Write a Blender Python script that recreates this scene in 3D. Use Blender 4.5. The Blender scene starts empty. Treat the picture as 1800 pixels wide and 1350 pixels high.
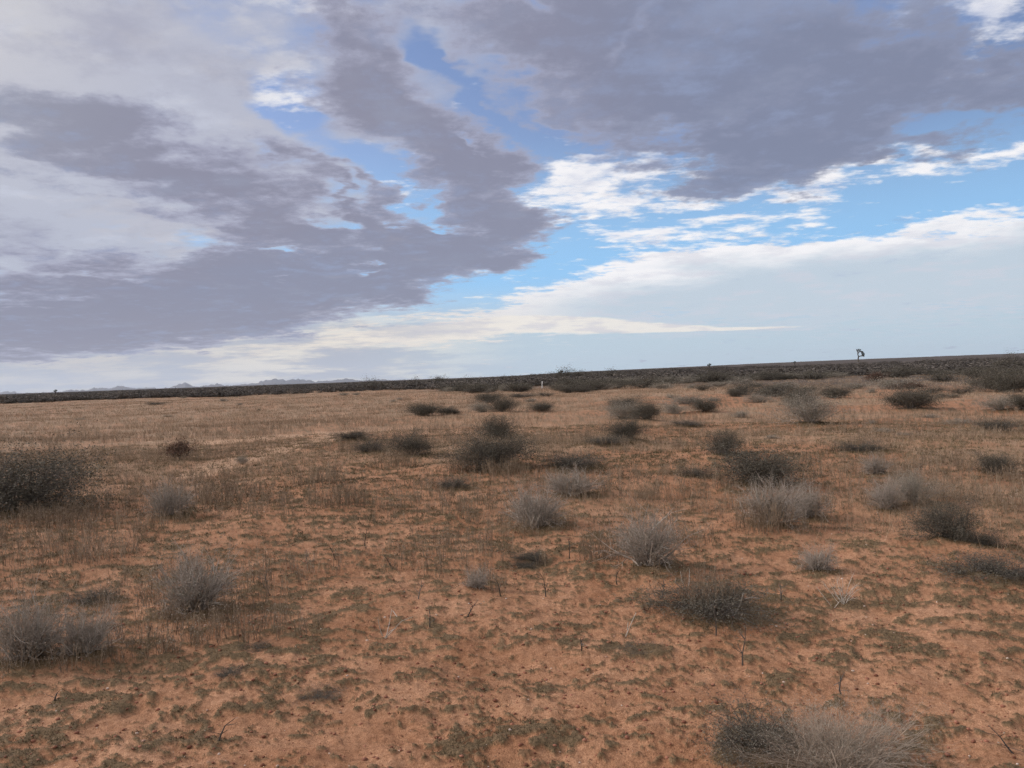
import bpy, math, os
import numpy as np
from mathutils import Vector, Matrix

# ------------------------------------------------------------------ camera
C = bpy.context.scene.collection
R = math.radians
CAM_H = 1.70
FPX = 1400.0                      # focal length in pixels of the 1800 px wide photograph
ROLL = R(2.0)
PITCH = R(-0.58)
cam_d = bpy.data.cameras.new("camera")
cam = bpy.data.objects.new("camera", cam_d)
C.objects.link(cam)
cam_d.sensor_width = 36.0
cam_d.lens = 36.0 * FPX / 1800.0
cam_d.clip_start = 0.05
cam_d.clip_end = 120000.0
cam.rotation_mode = 'QUATERNION'
rot = Matrix.Rotation(R(90) + PITCH, 3, 'X') @ Matrix.Rotation(-ROLL, 3, 'Z')
cam.rotation_quaternion = rot.to_quaternion()
cam.location = (0, 0, CAM_H)
bpy.context.scene.camera = cam
bpy.context.scene.render.resolution_x = 1024
bpy.context.scene.render.resolution_y = 768
ROT = np.array(rot)


def ray(px, py):
    """direction in the world of a point seen in the photograph"""
    d = ROT @ np.array([(px - 900.0) / FPX, (675.0 - py) / FPX, -1.0])
    return d / np.linalg.norm(d)


def azel(px, py):
    d = ray(px, py)
    return math.degrees(math.atan2(d[0], d[1])), math.degrees(math.asin(d[2]))


# ------------------------------------------------------------------ colour management
sc = bpy.context.scene
sc.view_settings.view_transform = 'Standard'
sc.view_settings.look = 'None'
sc.view_settings.gamma = 1.0
sc.view_settings.exposure = 0.0
sc.view_settings.use_curve_mapping = False
sc.cycles.use_adaptive_sampling = True
sc.cycles.adaptive_threshold = 0.012
sc.cycles.use_denoising = True
sc.cycles.denoising_prefilter = 'NONE'
sc.cycles.max_bounces = 3
sc.cycles.diffuse_bounces = 2

# ------------------------------------------------------------------ sun behind thin cloud
SUN_AZ, SUN_EL = -72.0, 27.0
sd = Vector((math.sin(R(SUN_AZ)) * math.cos(R(SUN_EL)), math.cos(R(SUN_AZ)) * math.cos(R(SUN_EL)), math.sin(R(SUN_EL))))
sun_d = bpy.data.lights.new("sun", 'SUN')
sun_d.energy = 2.3
sun_d.angle = R(8)
sun_d.color = (1.0, 0.90, 0.78)
sun = bpy.data.objects.new("sun", sun_d)
C.objects.link(sun)
sun.rotation_mode = 'QUATERNION'
sun.rotation_quaternion = sd.to_track_quat('Z', 'Y')
sun.location = (-40, 12, 30)

# ------------------------------------------------------------------ sky (world)
world = bpy.data.worlds.new("World")
sc.world = world
world.use_nodes = True
world.cycles.sampling_method = "MANUAL"
world.cycles.sample_map_resolution = 512
wt = world.node_tree
wt.nodes.clear()
SKY_K = 0.10                      # background strength


class S:
    """one socket of the sky's node tree, with arithmetic"""
    def __init__(s, sock): s.k = sock

    def _m(a, op, b=None, c=None):
        n = wt.nodes.new('ShaderNodeMath'); n.operation = op
        for i, v in enumerate((a, b, c)):
            if v is None: continue
            if isinstance(v, S): wt.links.new(v.k, n.inputs[i])
            else: n.inputs[i].default_value = v
        return S(n.outputs[0])

    def __add__(a, b): return S._m(a, 'ADD', b)
    __radd__ = __add__
    def __sub__(a, b): return S._m(a, 'SUBTRACT', b)
    def __rsub__(a, b): return S._m(b, 'SUBTRACT', a)
    def __mul__(a, b): return S._m(a, 'MULTIPLY', b)
    __rmul__ = __mul__
    def __truediv__(a, b): return S._m(a, 'DIVIDE', b)
    def __rtruediv__(a, b): return S._m(b, 'DIVIDE', a)
    def max(a, b): return S._m(a, 'MAXIMUM', b)
    def min(a, b): return S._m(a, 'MINIMUM', b)


def sstep(v, a, b, lo=0.0, hi=1.0):
    n = wt.nodes.new('ShaderNodeMapRange'); n.interpolation_type = 'SMOOTHSTEP'
    wt.links.new(v.k, n.inputs['Value'])
    if a > b: a, b, lo, hi = b, a, hi, lo
    for q, w in (('From Min', a), ('From Max', b), ('To Min', lo), ('To Max', hi)): n.inputs[q].default_value = w
    return S(n.outputs[0])


def vec(x, y, z=0.0):
    n = wt.nodes.new('ShaderNodeCombineXYZ')
    for i, v in enumerate((x, y, z)):
        if isinstance(v, S): wt.links.new(v.k, n.inputs[i])
        else: n.inputs[i].default_value = v
    return S(n.outputs[0])


def noise(v, scale, detail=5.0, rough=0.55, off=(0, 0, 0), stretch=(1, 1, 1), turn=0.0, dist=0.0):
    m = wt.nodes.new('ShaderNodeMapping')
    m.inputs['Location'].default_value = off
    m.inputs['Scale'].default_value = stretch
    m.inputs['Rotation'].default_value = (0, 0, R(turn))
    wt.links.new(v.k, m.inputs['Vector'])
    n = wt.nodes.new('ShaderNodeTexNoise')
    n.inputs['Scale'].default_value = scale
    n.inputs['Detail'].default_value = detail
    n.inputs['Roughness'].default_value = rough
    n.inputs['Distortion'].default_value = dist
    wt.links.new(m.outputs[0], n.inputs['Vector'])
    return S(n.outputs['Fac'])


def mix(a, b, f):
    n = wt.nodes.new('ShaderNodeMix'); n.data_type = 'RGBA'
    ia = [i for i in n.inputs if i.type == 'RGBA']
    fac = n.inputs[0]
    if isinstance(f, S): wt.links.new(f.k, fac)
    else: fac.default_value = f
    for sck, v in zip(ia, (a, b)):
        if isinstance(v, S): wt.links.new(v.k, sck)
        else: sck.default_value = (*v, 1)
    return S([o for o in n.outputs if o.type == 'RGBA'][0])


def srgb(r, g, b, k=1.0):
    f = lambda c: (c / 12.92 if c <= 0.04045 else ((c + 0.055) / 1.055) ** 2.4)
    return tuple(f(c / 255.0) * k for c in (r, g, b))


def cl(r, g, b):                  # a cloud colour, scaled for the background strength
    return srgb(r, g, b, 1.0 / SKY_K)


tc = wt.nodes.new('ShaderNodeTexCoord')
sx = wt.nodes.new('ShaderNodeSeparateXYZ')
wt.links.new(tc.outputs['Generated'], sx.inputs[0])
X, Y, Z = S(sx.outputs[0]), S(sx.outputs[1]), S(sx.outputs[2])
AZ = S._m(X, 'ARCTAN2', Y) * 57.29578
EL = S._m(Z, 'ARCSINE') * 57.29578
q = 1.0 / (Z.max(0.0) + 0.12)
PL = vec(X * q, Y * q)            # where the view ray meets the cloud deck
n1 = noise(PL, 1.6, 5, 0.6, (3, 7, 0))
n2 = noise(PL, 1.6, 5, 0.6, (11, -5, 4))
wamp = sstep(EL, 0.0, 18.0, 1.6, 11.0)
WA = AZ + (n1 - 0.5) * wamp * 1.6
WE = EL + (n2 - 0.5) * wamp * 1.0
WP = vec(WA, WE)                  # warped azimuth / elevation in degrees
RP = vec(AZ, EL)


def blobs(field, items, where):
    """add soft cloud masses: x, y, half width, half height (photo pixels), turn, amount"""
    src = where
    for i, (px, py, rx, ry, ang, amp) in enumerate(items):
        if i % 10 == 0:           # serial order keeps Cycles' shader stack small
            t = wt.nodes.new('ShaderNodeVectorMath'); t.operation = 'ADD'
            wt.links.new(src.k, t.inputs[0])
            wt.links.new(vec(field * 1e-7, 0.0).k, t.inputs[1])
            where = S(t.outputs[0])
        a, e = azel(px, py)
        m = wt.nodes.new('ShaderNodeMapping'); m.vector_type = 'TEXTURE'
        m.inputs['Location'].default_value = (a, e, 0)
        m.inputs['Rotation'].default_value = (0, 0, R(ang - 2.0))
        m.inputs['Scale'].default_value = (rx * 0.0395, ry * 0.0395, 1)
        wt.links.new(where.k, m.inputs['Vector'])
        l = wt.nodes.new('ShaderNodeVectorMath'); l.operation = 'LENGTH'
        wt.links.new(m.outputs[0], l.inputs[0])
        field = field + sstep(S(l.outputs['Value']), 0.0, 1.0, amp, 0.0)
    return field


sky = wt.nodes.new('ShaderNodeTexSky')
sky.sky_type = 'NISHITA'
sky.sun_disc = False
sky.sun_elevation = R(SUN_EL)
sky.sun_rotation = R(SUN_AZ)
sky.air_density = 1.0
sky.dust_density = 0.6
sky.ozone_density = 2.0
base = S(sky.outputs[0])
tint = wt.nodes.new('ShaderNodeVectorMath'); tint.operation = 'MULTIPLY'
wt.links.new(base.k, tint.inputs[0]); tint.inputs[1].default_value = (1.30, 1.20, 1.34)
col = S(tint.outputs[0])
# pale blue air low over the horizon
col = mix(col, cl(146, 203, 250), sstep(EL, 18, 6) * 0.85)
col = mix(col, cl(190, 208, 220), sstep(EL, 7.5, 2.5) * 0.95)

# white high cloud: a broad bank on the right, lit edges and small lumps
nf = noise(PL, 3.4, 7, 0.60, (1, 2, 0))
nb = noise(PL, 9.0, 4, 0.6, (5, 9, 0), (0.8, 1.2, 1), 20)
nd = noise(PL, 3.0, 7, 0.64, (8, 3, 2))
ne = noise(PL, 8.5, 5, 0.64, (2, 8, 2))
W = (nf - 0.5) * 2.0 + (nb - 0.5) * 2.6 + 0.10
W = blobs(W, [
    (1500, 465, 650, 85, 4, 1.9), (1150, 490, 380, 62, 8, 1.1), (1850, 440, 420, 80, 6, 1.2), (880, 560, 420, 50, 8, 1.2),
    (1080, 572, 230, 30, -5, 1.3), (500, 610, 420, 34, 5, 0.5), (120, 640, 400, 26, 3, 0.3), (1850, 515, 1000, 90, 2, 0.8), (1400, 520, 600, 70, 2, 0.6),
    (1060, 350, 260, 80, 4, 0.85), (1330, 335, 260, 55, 12, 0.75), (1180, 408, 330, 40, 6, 0.5), (1230, 372, 260, 18, 8, -0.4), (1420, 395, 260, 26, 5, 0.6), (1600, 295, 260, 40, 8, 0.6), (1760, 262, 120, 34, 8, 0.4),
    (1600, 365, 330, 34, 8, -0.8), (980, 430, 120, 20, 10, -0.3),
    (300, 395, 250, 50, -4, 0.9), (470, 150, 190, 70, -10, 0.5), (590, 160, 120, 60, -10, 0.5), (780, 95, 90, 50, -10, 0.5),
    (650, 390, 120, 50, -30, 0.4), (1160, 280, 130, 50, -10, 0.4), (1720, 20, 140, 70, 40, 0.6), (640, 320, 200, 40, -15, 0.3),
    (250, 60, 420, 160, 0, 0.4), (550, 30, 160, 60, -20, 0.5), (430, 230, 120, 60, -10, 0.4), (1290, 575, 180, 10, -2, 0.5), (1400, 572, 120, 8, 3, 0.4),
], WP)
wa = sstep(W, 0.30, 1.05)
warm = sstep(AZ, -34, 0)
wcol = mix(cl(222, 225, 233), cl(250, 248, 250), warm)
wcol = mix(wcol, cl(230, 224, 218), sstep(EL, 8.0, 3.0) * sstep(AZ, 12, -4) * 0.8)
# the bank's shaded underside
shade = sstep(WE - AZ * 0.075, 6.6, 4.4) * sstep(AZ, -2, 8)
wcol = mix(wcol, cl(194, 208, 221), shade * 0.97)
wcol = mix(wcol, cl(212, 212, 223), sstep(nf, 0.52, 0.36) * 0.5)
col = mix(col, wcol, wa * 0.97)

# the long thin cloud that ends in a point low on the right
T_ = blobs((nf - 0.5) * 0.9 + (nb - 0.5) * 0.4, [(1030, 572, 270, 26, -3, 1.1), (760, 585, 330, 30, 4, 1.0), (1200, 577, 130, 11, -2, 0.8), (1330, 577, 130, 5, 1, 0.8), (1000, 600, 500, 14, 2, -1.0)], RP)
col = mix(col, mix(cl(243, 237, 229), cl(222, 218, 220), sstep(nf, 0.56, 0.38)), sstep(T_, 0.25, 0.62) * 0.9)

# light grey veil, upper left and low left
G = (n1 - 0.5) * 1.0 + (nf - 0.5) * 1.6
G = blobs(G, [
    (60, 120, 750, 450, -12, 1.3), (0, 300, 560, 330, 0, 1.0), (330, 250, 400, 190, -15, 0.5), (620, 250, 300, 240, -30, 0.45),
    (500, 190, 150, 70, -10, -1.1), (430, 275, 150, 45, -15, -0.8), (660, 300, 220, 50, -15, -0.7), (880, 170, 180, 34, -42, -0.75), (965, 265, 120, 40, -45, -0.9), (780, 90, 90, 45, -15, -1.0), (200, 390, 260, 45, -3, -0.6), (1250, 90, 700, 380, 0, 0.85), (800, 60, 330, 150, 0, 0.7),
], WP)
G = G + sstep(EL, 34, 60, 0.0, 0.5)
gcol = mix(cl(186, 188, 202), cl(212, 209, 209), sstep(AZ, -20, -36) * sstep(EL, 8, 28))
gcol = mix(gcol, cl(206, 209, 222), sstep(nf, 0.52, 0.70) * 0.6)
gcol = mix(gcol, cl(168, 168, 184), sstep(nd, 0.44, 0.66) * 0.75)
gcol = mix(gcol, cl(136, 157, 200), sstep(AZ, -8, 4))
col = mix(col, gcol, sstep(G, 0.15, 0.95) * 0.93)
# low grey distance on the left
lowg = sstep(WE, 6.5, 3.0) * sstep(AZ, 4, -14)
streak = noise(vec(AZ * 0.14, EL * 1.0), 1.0, 5, 0.6, (4, 2, 0), (1, 1, 1), 2)
low_c = mix(cl(176, 179, 193), cl(198, 194, 196), sstep(streak, 0.40, 0.56))
low_c = mix(low_c, cl(236, 227, 215), sstep(streak, 0.46, 0.60) * sstep(AZ, -32, -12))
col = mix(col, low_c, lowg * 0.85)

# dark lower deck
D = (nd - 0.5) * 3.4 + (ne - 0.5) * 2.3 - 0.12
D = blobs(D, [
    # left mass
    (120, 520, 640, 125, 3, 1.5), (520, 480, 440, 105, 4, 1.4), (770, 450, 260, 80, 14, 1.2), (60, 595, 700, 60, 4, 1.6), (420, 540, 420, 50, 5, 0.9), (640, 500, 260, 60, 8, 0.8), (860, 440, 150, 40, 10, 0.6),
    (100, 225, 360, 70, -6, 0.8), (330, 310, 400, 65, -16, 0.95), (620, 350, 380, 75, -18, 1.2), (480, 390, 300, 75, -8, 1.0), (250, 300, 300, 40, -14, 0.5), (720, 400, 240, 60, -20, 0.7),
    (190, 170, 130, 55, -10, 0.5), (400, 190, 110, 40, 0, 0.5),
    # slanting band through the middle
    (610, 115, 290, 120, -18, 1.15), (730, 215, 290, 125, -40, 1.2), (850, 315, 220, 120, -50, 1.2), (720, 20, 200, 60, -20, 0.6), (860, 60, 160, 60, -30, 0.5), (900, 390, 140, 50, -20, 0.6), (500, 280, 190, 50, -10, 0.6),
    # right mass
    (1100, 170, 400, 200, -18, 1.0), (1400, 170, 500, 210, 0, 1.2), (1700, 90, 500, 200, 8, 0.85), (1000, 60, 340, 130, -10, 0.7), (1450, 275, 340, 70, 6, 0.7), (1300, 20, 600, 120, 0, 0.5),
    # openings
    (505, 200, 90, 50, -10, -1.2), (440, 285, 110, 26, -15, -0.8), (640, 300, 150, 26, -14, -0.7), (870, 170, 170, 24, -42, -0.85), (955, 270, 100, 30, -45, -1.0), (600, 370, 60, 20, -20, -0.8), (1290, 195, 60, 20, 0, -0.7), (1000, 215, 70, 24, -30, -0.6), (1180, 235, 80, 20, 0, -0.6), (1160, 275, 60, 18, 0, -0.7), (1500, 100, 160, 30, 10, -0.4),
    (775, 90, 80, 42, -15, -1.3), (925, 25, 90, 26, -30, -0.65), (1110, 95, 130, 20, 50, -0.6), (1700, 195, 180, 30, 12, -0.9), (1730, 20, 130, 60, 35, -1.1),
    (260, 398, 190, 32, -5, -1.5), (110, 335, 260, 50, -6, 0.55), (600, 380, 90, 30, -20, -0.8), (490, 442, 70, 12, 0, -1.3), (664, 466, 46, 11, 0, -1.5), (500, 492, 60, 8, 0, -1.1), (260, 478, 60, 9, 0, -1.0), (120, 470, 70, 9, 0, -0.9), (620, 345, 70, 16, -15, -1.1), (700, 395, 60, 14, -20, -1.1), (760, 360, 60, 16, -30, -1.0), (590, 318, 60, 10, 0, -1.0), (800, 400, 50, 14, -20, -0.9), (560, 375, 60, 14, -10, -1.0), (830, 260, 50, 14, -40, -0.8),
    (1350, 385, 700, 60, 5, -1.3), (300, 645, 700, 34, 4, -1.0), (1010, 575, 470, 80, 3, -1.8), (1500, 500, 800, 130, 3, -1.8), (560, 610, 420, 34, 3, -1.0), (1790, 235, 220, 40, 8, -0.8), (300, 60, 400, 120, 0, -0.4),
], WP)
D = D + sstep(EL, 33, 55, 0.0, 0.15)
da = sstep(D, 0.10, 0.95)
dcol = mix(cl(166, 168, 190), cl(139, 140, 160), sstep(D, 0.5, 1.5))
dcol = mix(dcol, cl(154, 157, 172), sstep(AZ, -20, -36) * sstep(EL, 8, 18) * 0.8)
dcol = mix(dcol, cl(122, 133, 160), sstep(AZ, 0, 16) * 0.6)
dcol = mix(dcol, cl(150, 164, 197), sstep(ne * 0.5 + n1 * 0.5, 0.50, 0.66) * 0.5)
dcol = mix(dcol, cl(148, 155, 178), sstep(nf, 0.52, 0.72) * 0.45)
col = mix(col, dcol, da * 0.95)

# sky out of view brightened to light the ground, most round the hidden sun
dot = X * sd.x + Y * sd.y + Z * sd.z
out = sstep(EL, 33, 60) .max(sstep(Y, 0.35, -0.2))
col = mix(col, cl(226, 224, 228), out * 0.85)
glow = sstep(dot, 0.55, 1.0)
gain = 1.0 + glow * 2.2 * sstep(AZ, -38, -52)
gn = wt.nodes.new('ShaderNodeVectorMath'); gn.operation = 'SCALE'
wt.links.new(col.k, gn.inputs[0]); wt.links.new((gain + out * 0.1).k, gn.inputs['Scale'])
bg = wt.nodes.new('ShaderNodeBackground')
bg.inputs['Strength'].default_value = SKY_K
wt.links.new(gn.outputs[0], bg.inputs['Color'])
wo = wt.nodes.new('ShaderNodeOutputWorld')
wt.links.new(bg.outputs[0], wo.inputs['Surface'])
HAZE = 0.000025
# ================================================================== numeric helpers
rng = np.random.default_rng(7)


def _hash(ix, iy, seed):
    h = (ix.astype(np.int64) * 374761393 + iy.astype(np.int64) * 668265263 + seed * 1442695041) & 0xFFFFFFFF
    h = ((h ^ (h >> 13)) * 1274126177) & 0xFFFFFFFF
    h = (h ^ (h >> 16)) & 0xFFFFFFFF
    return h.astype(np.float64) / 4294967295.0


def vnoise(x, y, seed=0):
    """smooth value noise, 0..1"""
    x = np.asarray(x, float); y = np.asarray(y, float)
    ix = np.floor(x); iy = np.floor(y)
    fx = x - ix; fy = y - iy
    fx = fx * fx * fx * (fx * (fx * 6 - 15) + 10); fy = fy * fy * fy * (fy * (fy * 6 - 15) + 10)
    a = _hash(ix, iy, seed); b = _hash(ix + 1, iy, seed); c = _hash(ix, iy + 1, seed); d = _hash(ix + 1, iy + 1, seed)
    return (a * (1 - fx) + b * fx) * (1 - fy) + (c * (1 - fx) + d * fx) * fy


def fbm(x, y, f, octv=4, seed=0, rough=0.5):
    s = 0.0; a = 1.0; t = 0.0
    ca, sa = math.cos(0.6), math.sin(0.6)
    x = np.asarray(x, float) * f; y = np.asarray(y, float) * f
    for o in range(octv):
        s = s + a * vnoise(x + 17.3 * o, y - 9.1 * o, seed + o * 31); t += a
        a *= rough; x, y = (x * ca - y * sa) * 2.03, (x * sa + y * ca) * 2.03
    return s / t


def ss(v, a, b):
    t = np.clip((np.asarray(v, float) - a) / (b - a), 0, 1)
    return t * t * (3 - 2 * t)


# ================================================================== the lie of the land
def relief(x, y):
    """height of the desert floor in metres, without the finest grain"""
    x = np.asarray(x, float); y = np.asarray(y, float)
    r = np.hypot(x, y) + 1e-6
    ang = np.degrees(np.arctan2(x, y))
    side = ss(ang, -9, 26)
    h = ss(r, 120, 900) * (3.9 * side + 2.3 * ss(ang, -6, 6)) * ss(np.cos(np.radians(ang)), -0.2, 0.3)
    h = h * (1 - 0.8 * ss(r, 1200, 3000))
    h = h - ss(r, 1500, 20000) * 4.0
    far = ss(r, 2, 14)
    h = h + (fbm(x, y, 0.07, 3, 5) - 0.5) * 0.35 * ss(r, 6, 30)
    h = h + (fbm(x, y, 0.32, 3, 9) - 0.5) * 0.16 * (0.5 + 0.5 * far)
    h = h + (fbm(x, y, 1.3, 2, 12) - 0.5) * 0.075
    for (mx, my, mr, mh) in MOUNDS:
        d2 = ((x - mx) ** 2 + (y - my) ** 2) / (mr * mr)
        h = h + mh * np.exp(-d2)
    return h


MOUNDS = []
LITTER_SHADE = []     # litter round the shrubs that also paints the shade beneath them


def ground_at(px, py):
    """where the view ray through a photo pixel meets the ground"""
    d = ray(px, py)
    t0 = 0.0; t1 = None
    ts = np.concatenate([np.linspace(2, 60, 1500), np.linspace(60, 1500, 3000)])
    P = np.array([0, 0, CAM_H])[None, :] + ts[:, None] * d[None, :]
    g = P[:, 2] - relief(P[:, 0], P[:, 1])
    k = np.argmax(g < 0)
    if g[k] >= 0: k = len(ts) - 1
    f = g[k - 1] / (g[k - 1] - g[k]) if k > 0 and g[k] < 0 else 0
    p = P[k - 1] * (1 - f) + P[k] * f
    return float(p[0]), float(p[1])


def cover(x, y):
    """how thickly the low dry mat covers the sand, with painted shade under the shrubs, 0..1"""
    x = np.asarray(x, float); y = np.asarray(y, float)
    r = np.hypot(x, y)
    wx = x + (fbm(x, y, 5.0, 3, 61) - 0.5) * 0.22; wy = y + (fbm(x, y, 5.0, 3, 62) - 0.5) * 0.16
    a = fbm(wx * 0.85, wy * 1.3, 7.5, 4, 21, 0.60)
    b = fbm(x, y, 0.55, 3, 33, 0.6)
    c = fbm(x, y, 24.0, 3, 44, 0.65)
    a2 = fbm(wx, wy * 1.3, 3.4, 4, 27, 0.62)
    big = ss(fbm(x, y, 0.33, 2, 39), 0.42, 0.62)
    a = a * (1 - 0.5 * big) + a2 * 0.5 * big
    v = (a - 0.5) * 0.90 + (b - 0.5) * 0.14 + (c - 0.5) * 0.44
    spots = ss(fbm(x, y, 15.0, 3, 46, 0.6), 0.67, 0.75) * 0.7
    v = v - 0.03 * ss(np.hypot(x, y), 7, 13)
    m = np.maximum(ss(v, 0.030, 0.115), spots)
    for (lx, ly, lr) in LITTER_SHADE:  # raises the cover under shrubs: their litter, with painted shade
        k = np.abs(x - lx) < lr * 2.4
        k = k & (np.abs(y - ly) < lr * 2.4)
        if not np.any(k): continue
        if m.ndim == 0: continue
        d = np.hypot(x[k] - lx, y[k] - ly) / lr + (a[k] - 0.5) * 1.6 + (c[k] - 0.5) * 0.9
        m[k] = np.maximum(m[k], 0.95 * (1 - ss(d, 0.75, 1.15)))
    return m


TRACKS = [   # wheel tracks in the plain: photo points, half width in m, strength
    ([(735, 752), (640, 757), (560, 762), (470, 769), (380, 775)], 0.5, 0.95),
    ([(590, 762), (545, 778), (490, 792), (420, 806), (380, 822), (330, 836)], 0.42, 0.9),
    ([(960, 748), (880, 757), (800, 758), (700, 760)], 0.4, 0.5),
]


def track(x, y):
    m = np.zeros(np.shape(x))
    for pts, w, k in TRACK_W:
        d = np.full(np.shape(x), 1e9)
        for (ax, ay), (bx, by) in zip(pts[:-1], pts[1:]):
            vx, vy = bx - ax, by - ay
            t = np.clip(((x - ax) * vx + (y - ay) * vy) / (vx * vx + vy * vy), 0, 1)
            d = np.minimum(d, np.hypot(x - ax - t * vx, y - ay - t * vy))
        d = d + (fbm(x, y, 1.1, 3, 71) - 0.5) * w * 2.0
        m = np.maximum(m, k * (1 - ss(d, w * 0.5, w * 1.5)))
    return m


def grassy(x, y):
    """how thickly the thin dry annual grass stands, 0..1"""
    x = np.asarray(x, float); y = np.asarray(y, float)
    r = np.hypot(x, y)
    ang = np.degrees(np.arctan2(x, y))
    near = 13 + 11 * ss(ang, -26, -6) - 6 * ss(ang, 4, 12) + 3 * ss(ang, 14, 28)
    g = ss(r + (fbm(x, y, 0.35, 3, 85) - 0.5) * near * 0.9, near * 0.6, near * 1.9)
    patch = fbm(x, y, 0.22, 3, 81)
    right = ss(ang, -2, 10)
    g = g * (1 - right * (1 - ss(patch, 0.40, 0.56)) * (1 - ss(r, 40, 90)))
    g = np.maximum(g, 0.75 * ss(patch, 0.42, 0.58) * ss(r, 7, 13))
    g = g * (0.55 + 0.45 * ss(fbm(x, y, 0.9, 3, 83), 0.35, 0.6))
    return np.clip(g * (1 - 0.95 * track(x, y)), 0, 1)


TRACK_W = [([ground_at(*p) for p in pts], w, k) for pts, w, k in TRACKS]


# ================================================================== mesh helpers
def tag(o, label=None, cat=None, group=None, kind=None):
    if label: o['label'] = label
    if cat: o['category'] = cat
    if group: o['group'] = group
    if kind: o['kind'] = kind
    return o


def mesh_from(name, V, F, mat, tint=None, smooth=False):
    """a mesh from numpy arrays; F is (n,3) or (n,4)"""
    V = np.ascontiguousarray(V, np.float32); F = np.ascontiguousarray(F, np.int32)
    me = bpy.data.meshes.new(name)
    me.vertices.add(len(V)); me.vertices.foreach_set('co', V.ravel())
    k = F.shape[1]
    me.loops.add(F.size); me.loops.foreach_set('vertex_index', F.ravel())
    me.polygons.add(len(F))
    me.polygons.foreach_set('loop_start', np.arange(0, F.size, k, dtype=np.int32))
    me.polygons.foreach_set('loop_total', np.full(len(F), k, np.int32))
    if smooth: me.polygons.foreach_set('use_smooth', np.ones(len(F), bool))
    for nm, arr in (tint or {}).items():
        at = me.attributes.new(nm, 'FLOAT', 'POINT')
        at.data.foreach_set('value', np.ascontiguousarray(arr, np.float32))
    me.update(calc_edges=True)
    me.materials.append(mat)
    return me


def link(name, me, parent=None):
    o = bpy.data.objects.new(name, me)
    C.objects.link(o)
    if parent: o.parent = parent
    return o


# ================================================================== materials
def material(name, lo, hi, rough=0.9, attr='tint', scale=None, mid=None, trans=0.0):
    """matt natural surface whose colour varies from piece to piece"""
    m = bpy.data.materials.new(name); m.use_nodes = True
    t = m.node_tree; b = t.nodes['Principled BSDF']
    b.inputs['Roughness'].default_value = rough
    b.inputs['Specular IOR Level'].default_value = 0.15
    r = t.nodes.new('ShaderNodeValToRGB')
    r.color_ramp.elements[0].color = (*lo, 1); r.color_ramp.elements[1].color = (*hi, 1)
    if mid:
        e = r.color_ramp.elements.new(0.5); e.color = (*mid, 1)
    a = t.nodes.new('ShaderNodeAttribute'); a.attribute_name = attr
    if scale:
        tcn = t.nodes.new('ShaderNodeTexCoord'); n = t.nodes.new('ShaderNodeTexNoise')
        n.inputs['Scale'].default_value = scale; n.inputs['Detail'].default_value = 3
        t.links.new(tcn.outputs['Object'], n.inputs['Vector'])
        mm = t.nodes.new('ShaderNodeMath'); mm.operation = 'MULTIPLY_ADD'
        t.links.new(n.outputs['Fac'], mm.inputs[0]); mm.inputs[1].default_value = 1.6; mm.inputs[2].default_value = -0.8
        ad = t.nodes.new('ShaderNodeMath'); ad.operation = 'ADD'
        t.links.new(mm.outputs[0], ad.inputs[0]); t.links.new(a.outputs['Fac'], ad.inputs[1])
        t.links.new(ad.outputs[0], r.inputs[0])
    else:
        t.links.new(a.outputs['Fac'], r.inputs[0])
    t.links.new(r.outputs[0], b.inputs['Base Color'])
    return m


M_twig = material('grey_twig', (0.15, 0.122, 0.098), (0.55, 0.46, 0.375))
M_tan = material('tan_twig', (0.17, 0.125, 0.090), (0.50, 0.395, 0.295))
M_pale = material('bleached_wood', (0.29, 0.25, 0.20), (0.50, 0.44, 0.37))
M_olive = material('olive_leaf', (0.060, 0.052, 0.038), (0.150, 0.130, 0.096))
M_dark = material('dark_twig', (0.060, 0.050, 0.042), (0.15, 0.125, 0.105))
M_greyleaf = material('grey_green_leaf', (0.14, 0.124, 0.092), (0.33, 0.29, 0.225))
M_rust = material('rust_leaf', (0.07, 0.040, 0.027), (0.16, 0.092, 0.062))
M_straw = material('dry_straw', (0.18, 0.115, 0.07), (0.46, 0.345, 0.23), mid=(0.31, 0.215, 0.14))
M_stalk = material('dry_stalk', (0.12, 0.080, 0.052), (0.36, 0.265, 0.175))
M_mat = material('dry_mat_leaf', (0.065, 0.048, 0.025), (0.27, 0.195, 0.105), mid=(0.130, 0.096, 0.050))
M_seed = material('seed_head', (0.17, 0.125, 0.088), (0.33, 0.265, 0.20))
M_stone = material('pebble', (0.14, 0.06, 0.035), (0.60, 0.50, 0.42), mid=(0.30, 0.16, 0.10))
M_clod = material('soil_clod', (0.12, 0.045, 0.025), (0.30, 0.13, 0.08))
M_yucca = material('yucca_leaf', (0.022, 0.030, 0.018), (0.055, 0.065, 0.038))
M_bark = material('yucca_bark', (0.05, 0.038, 0.028), (0.10, 0.08, 0.06))
M_post = material('white_paint', (0.48, 0.46, 0.42), (0.60, 0.58, 0.54))


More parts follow.
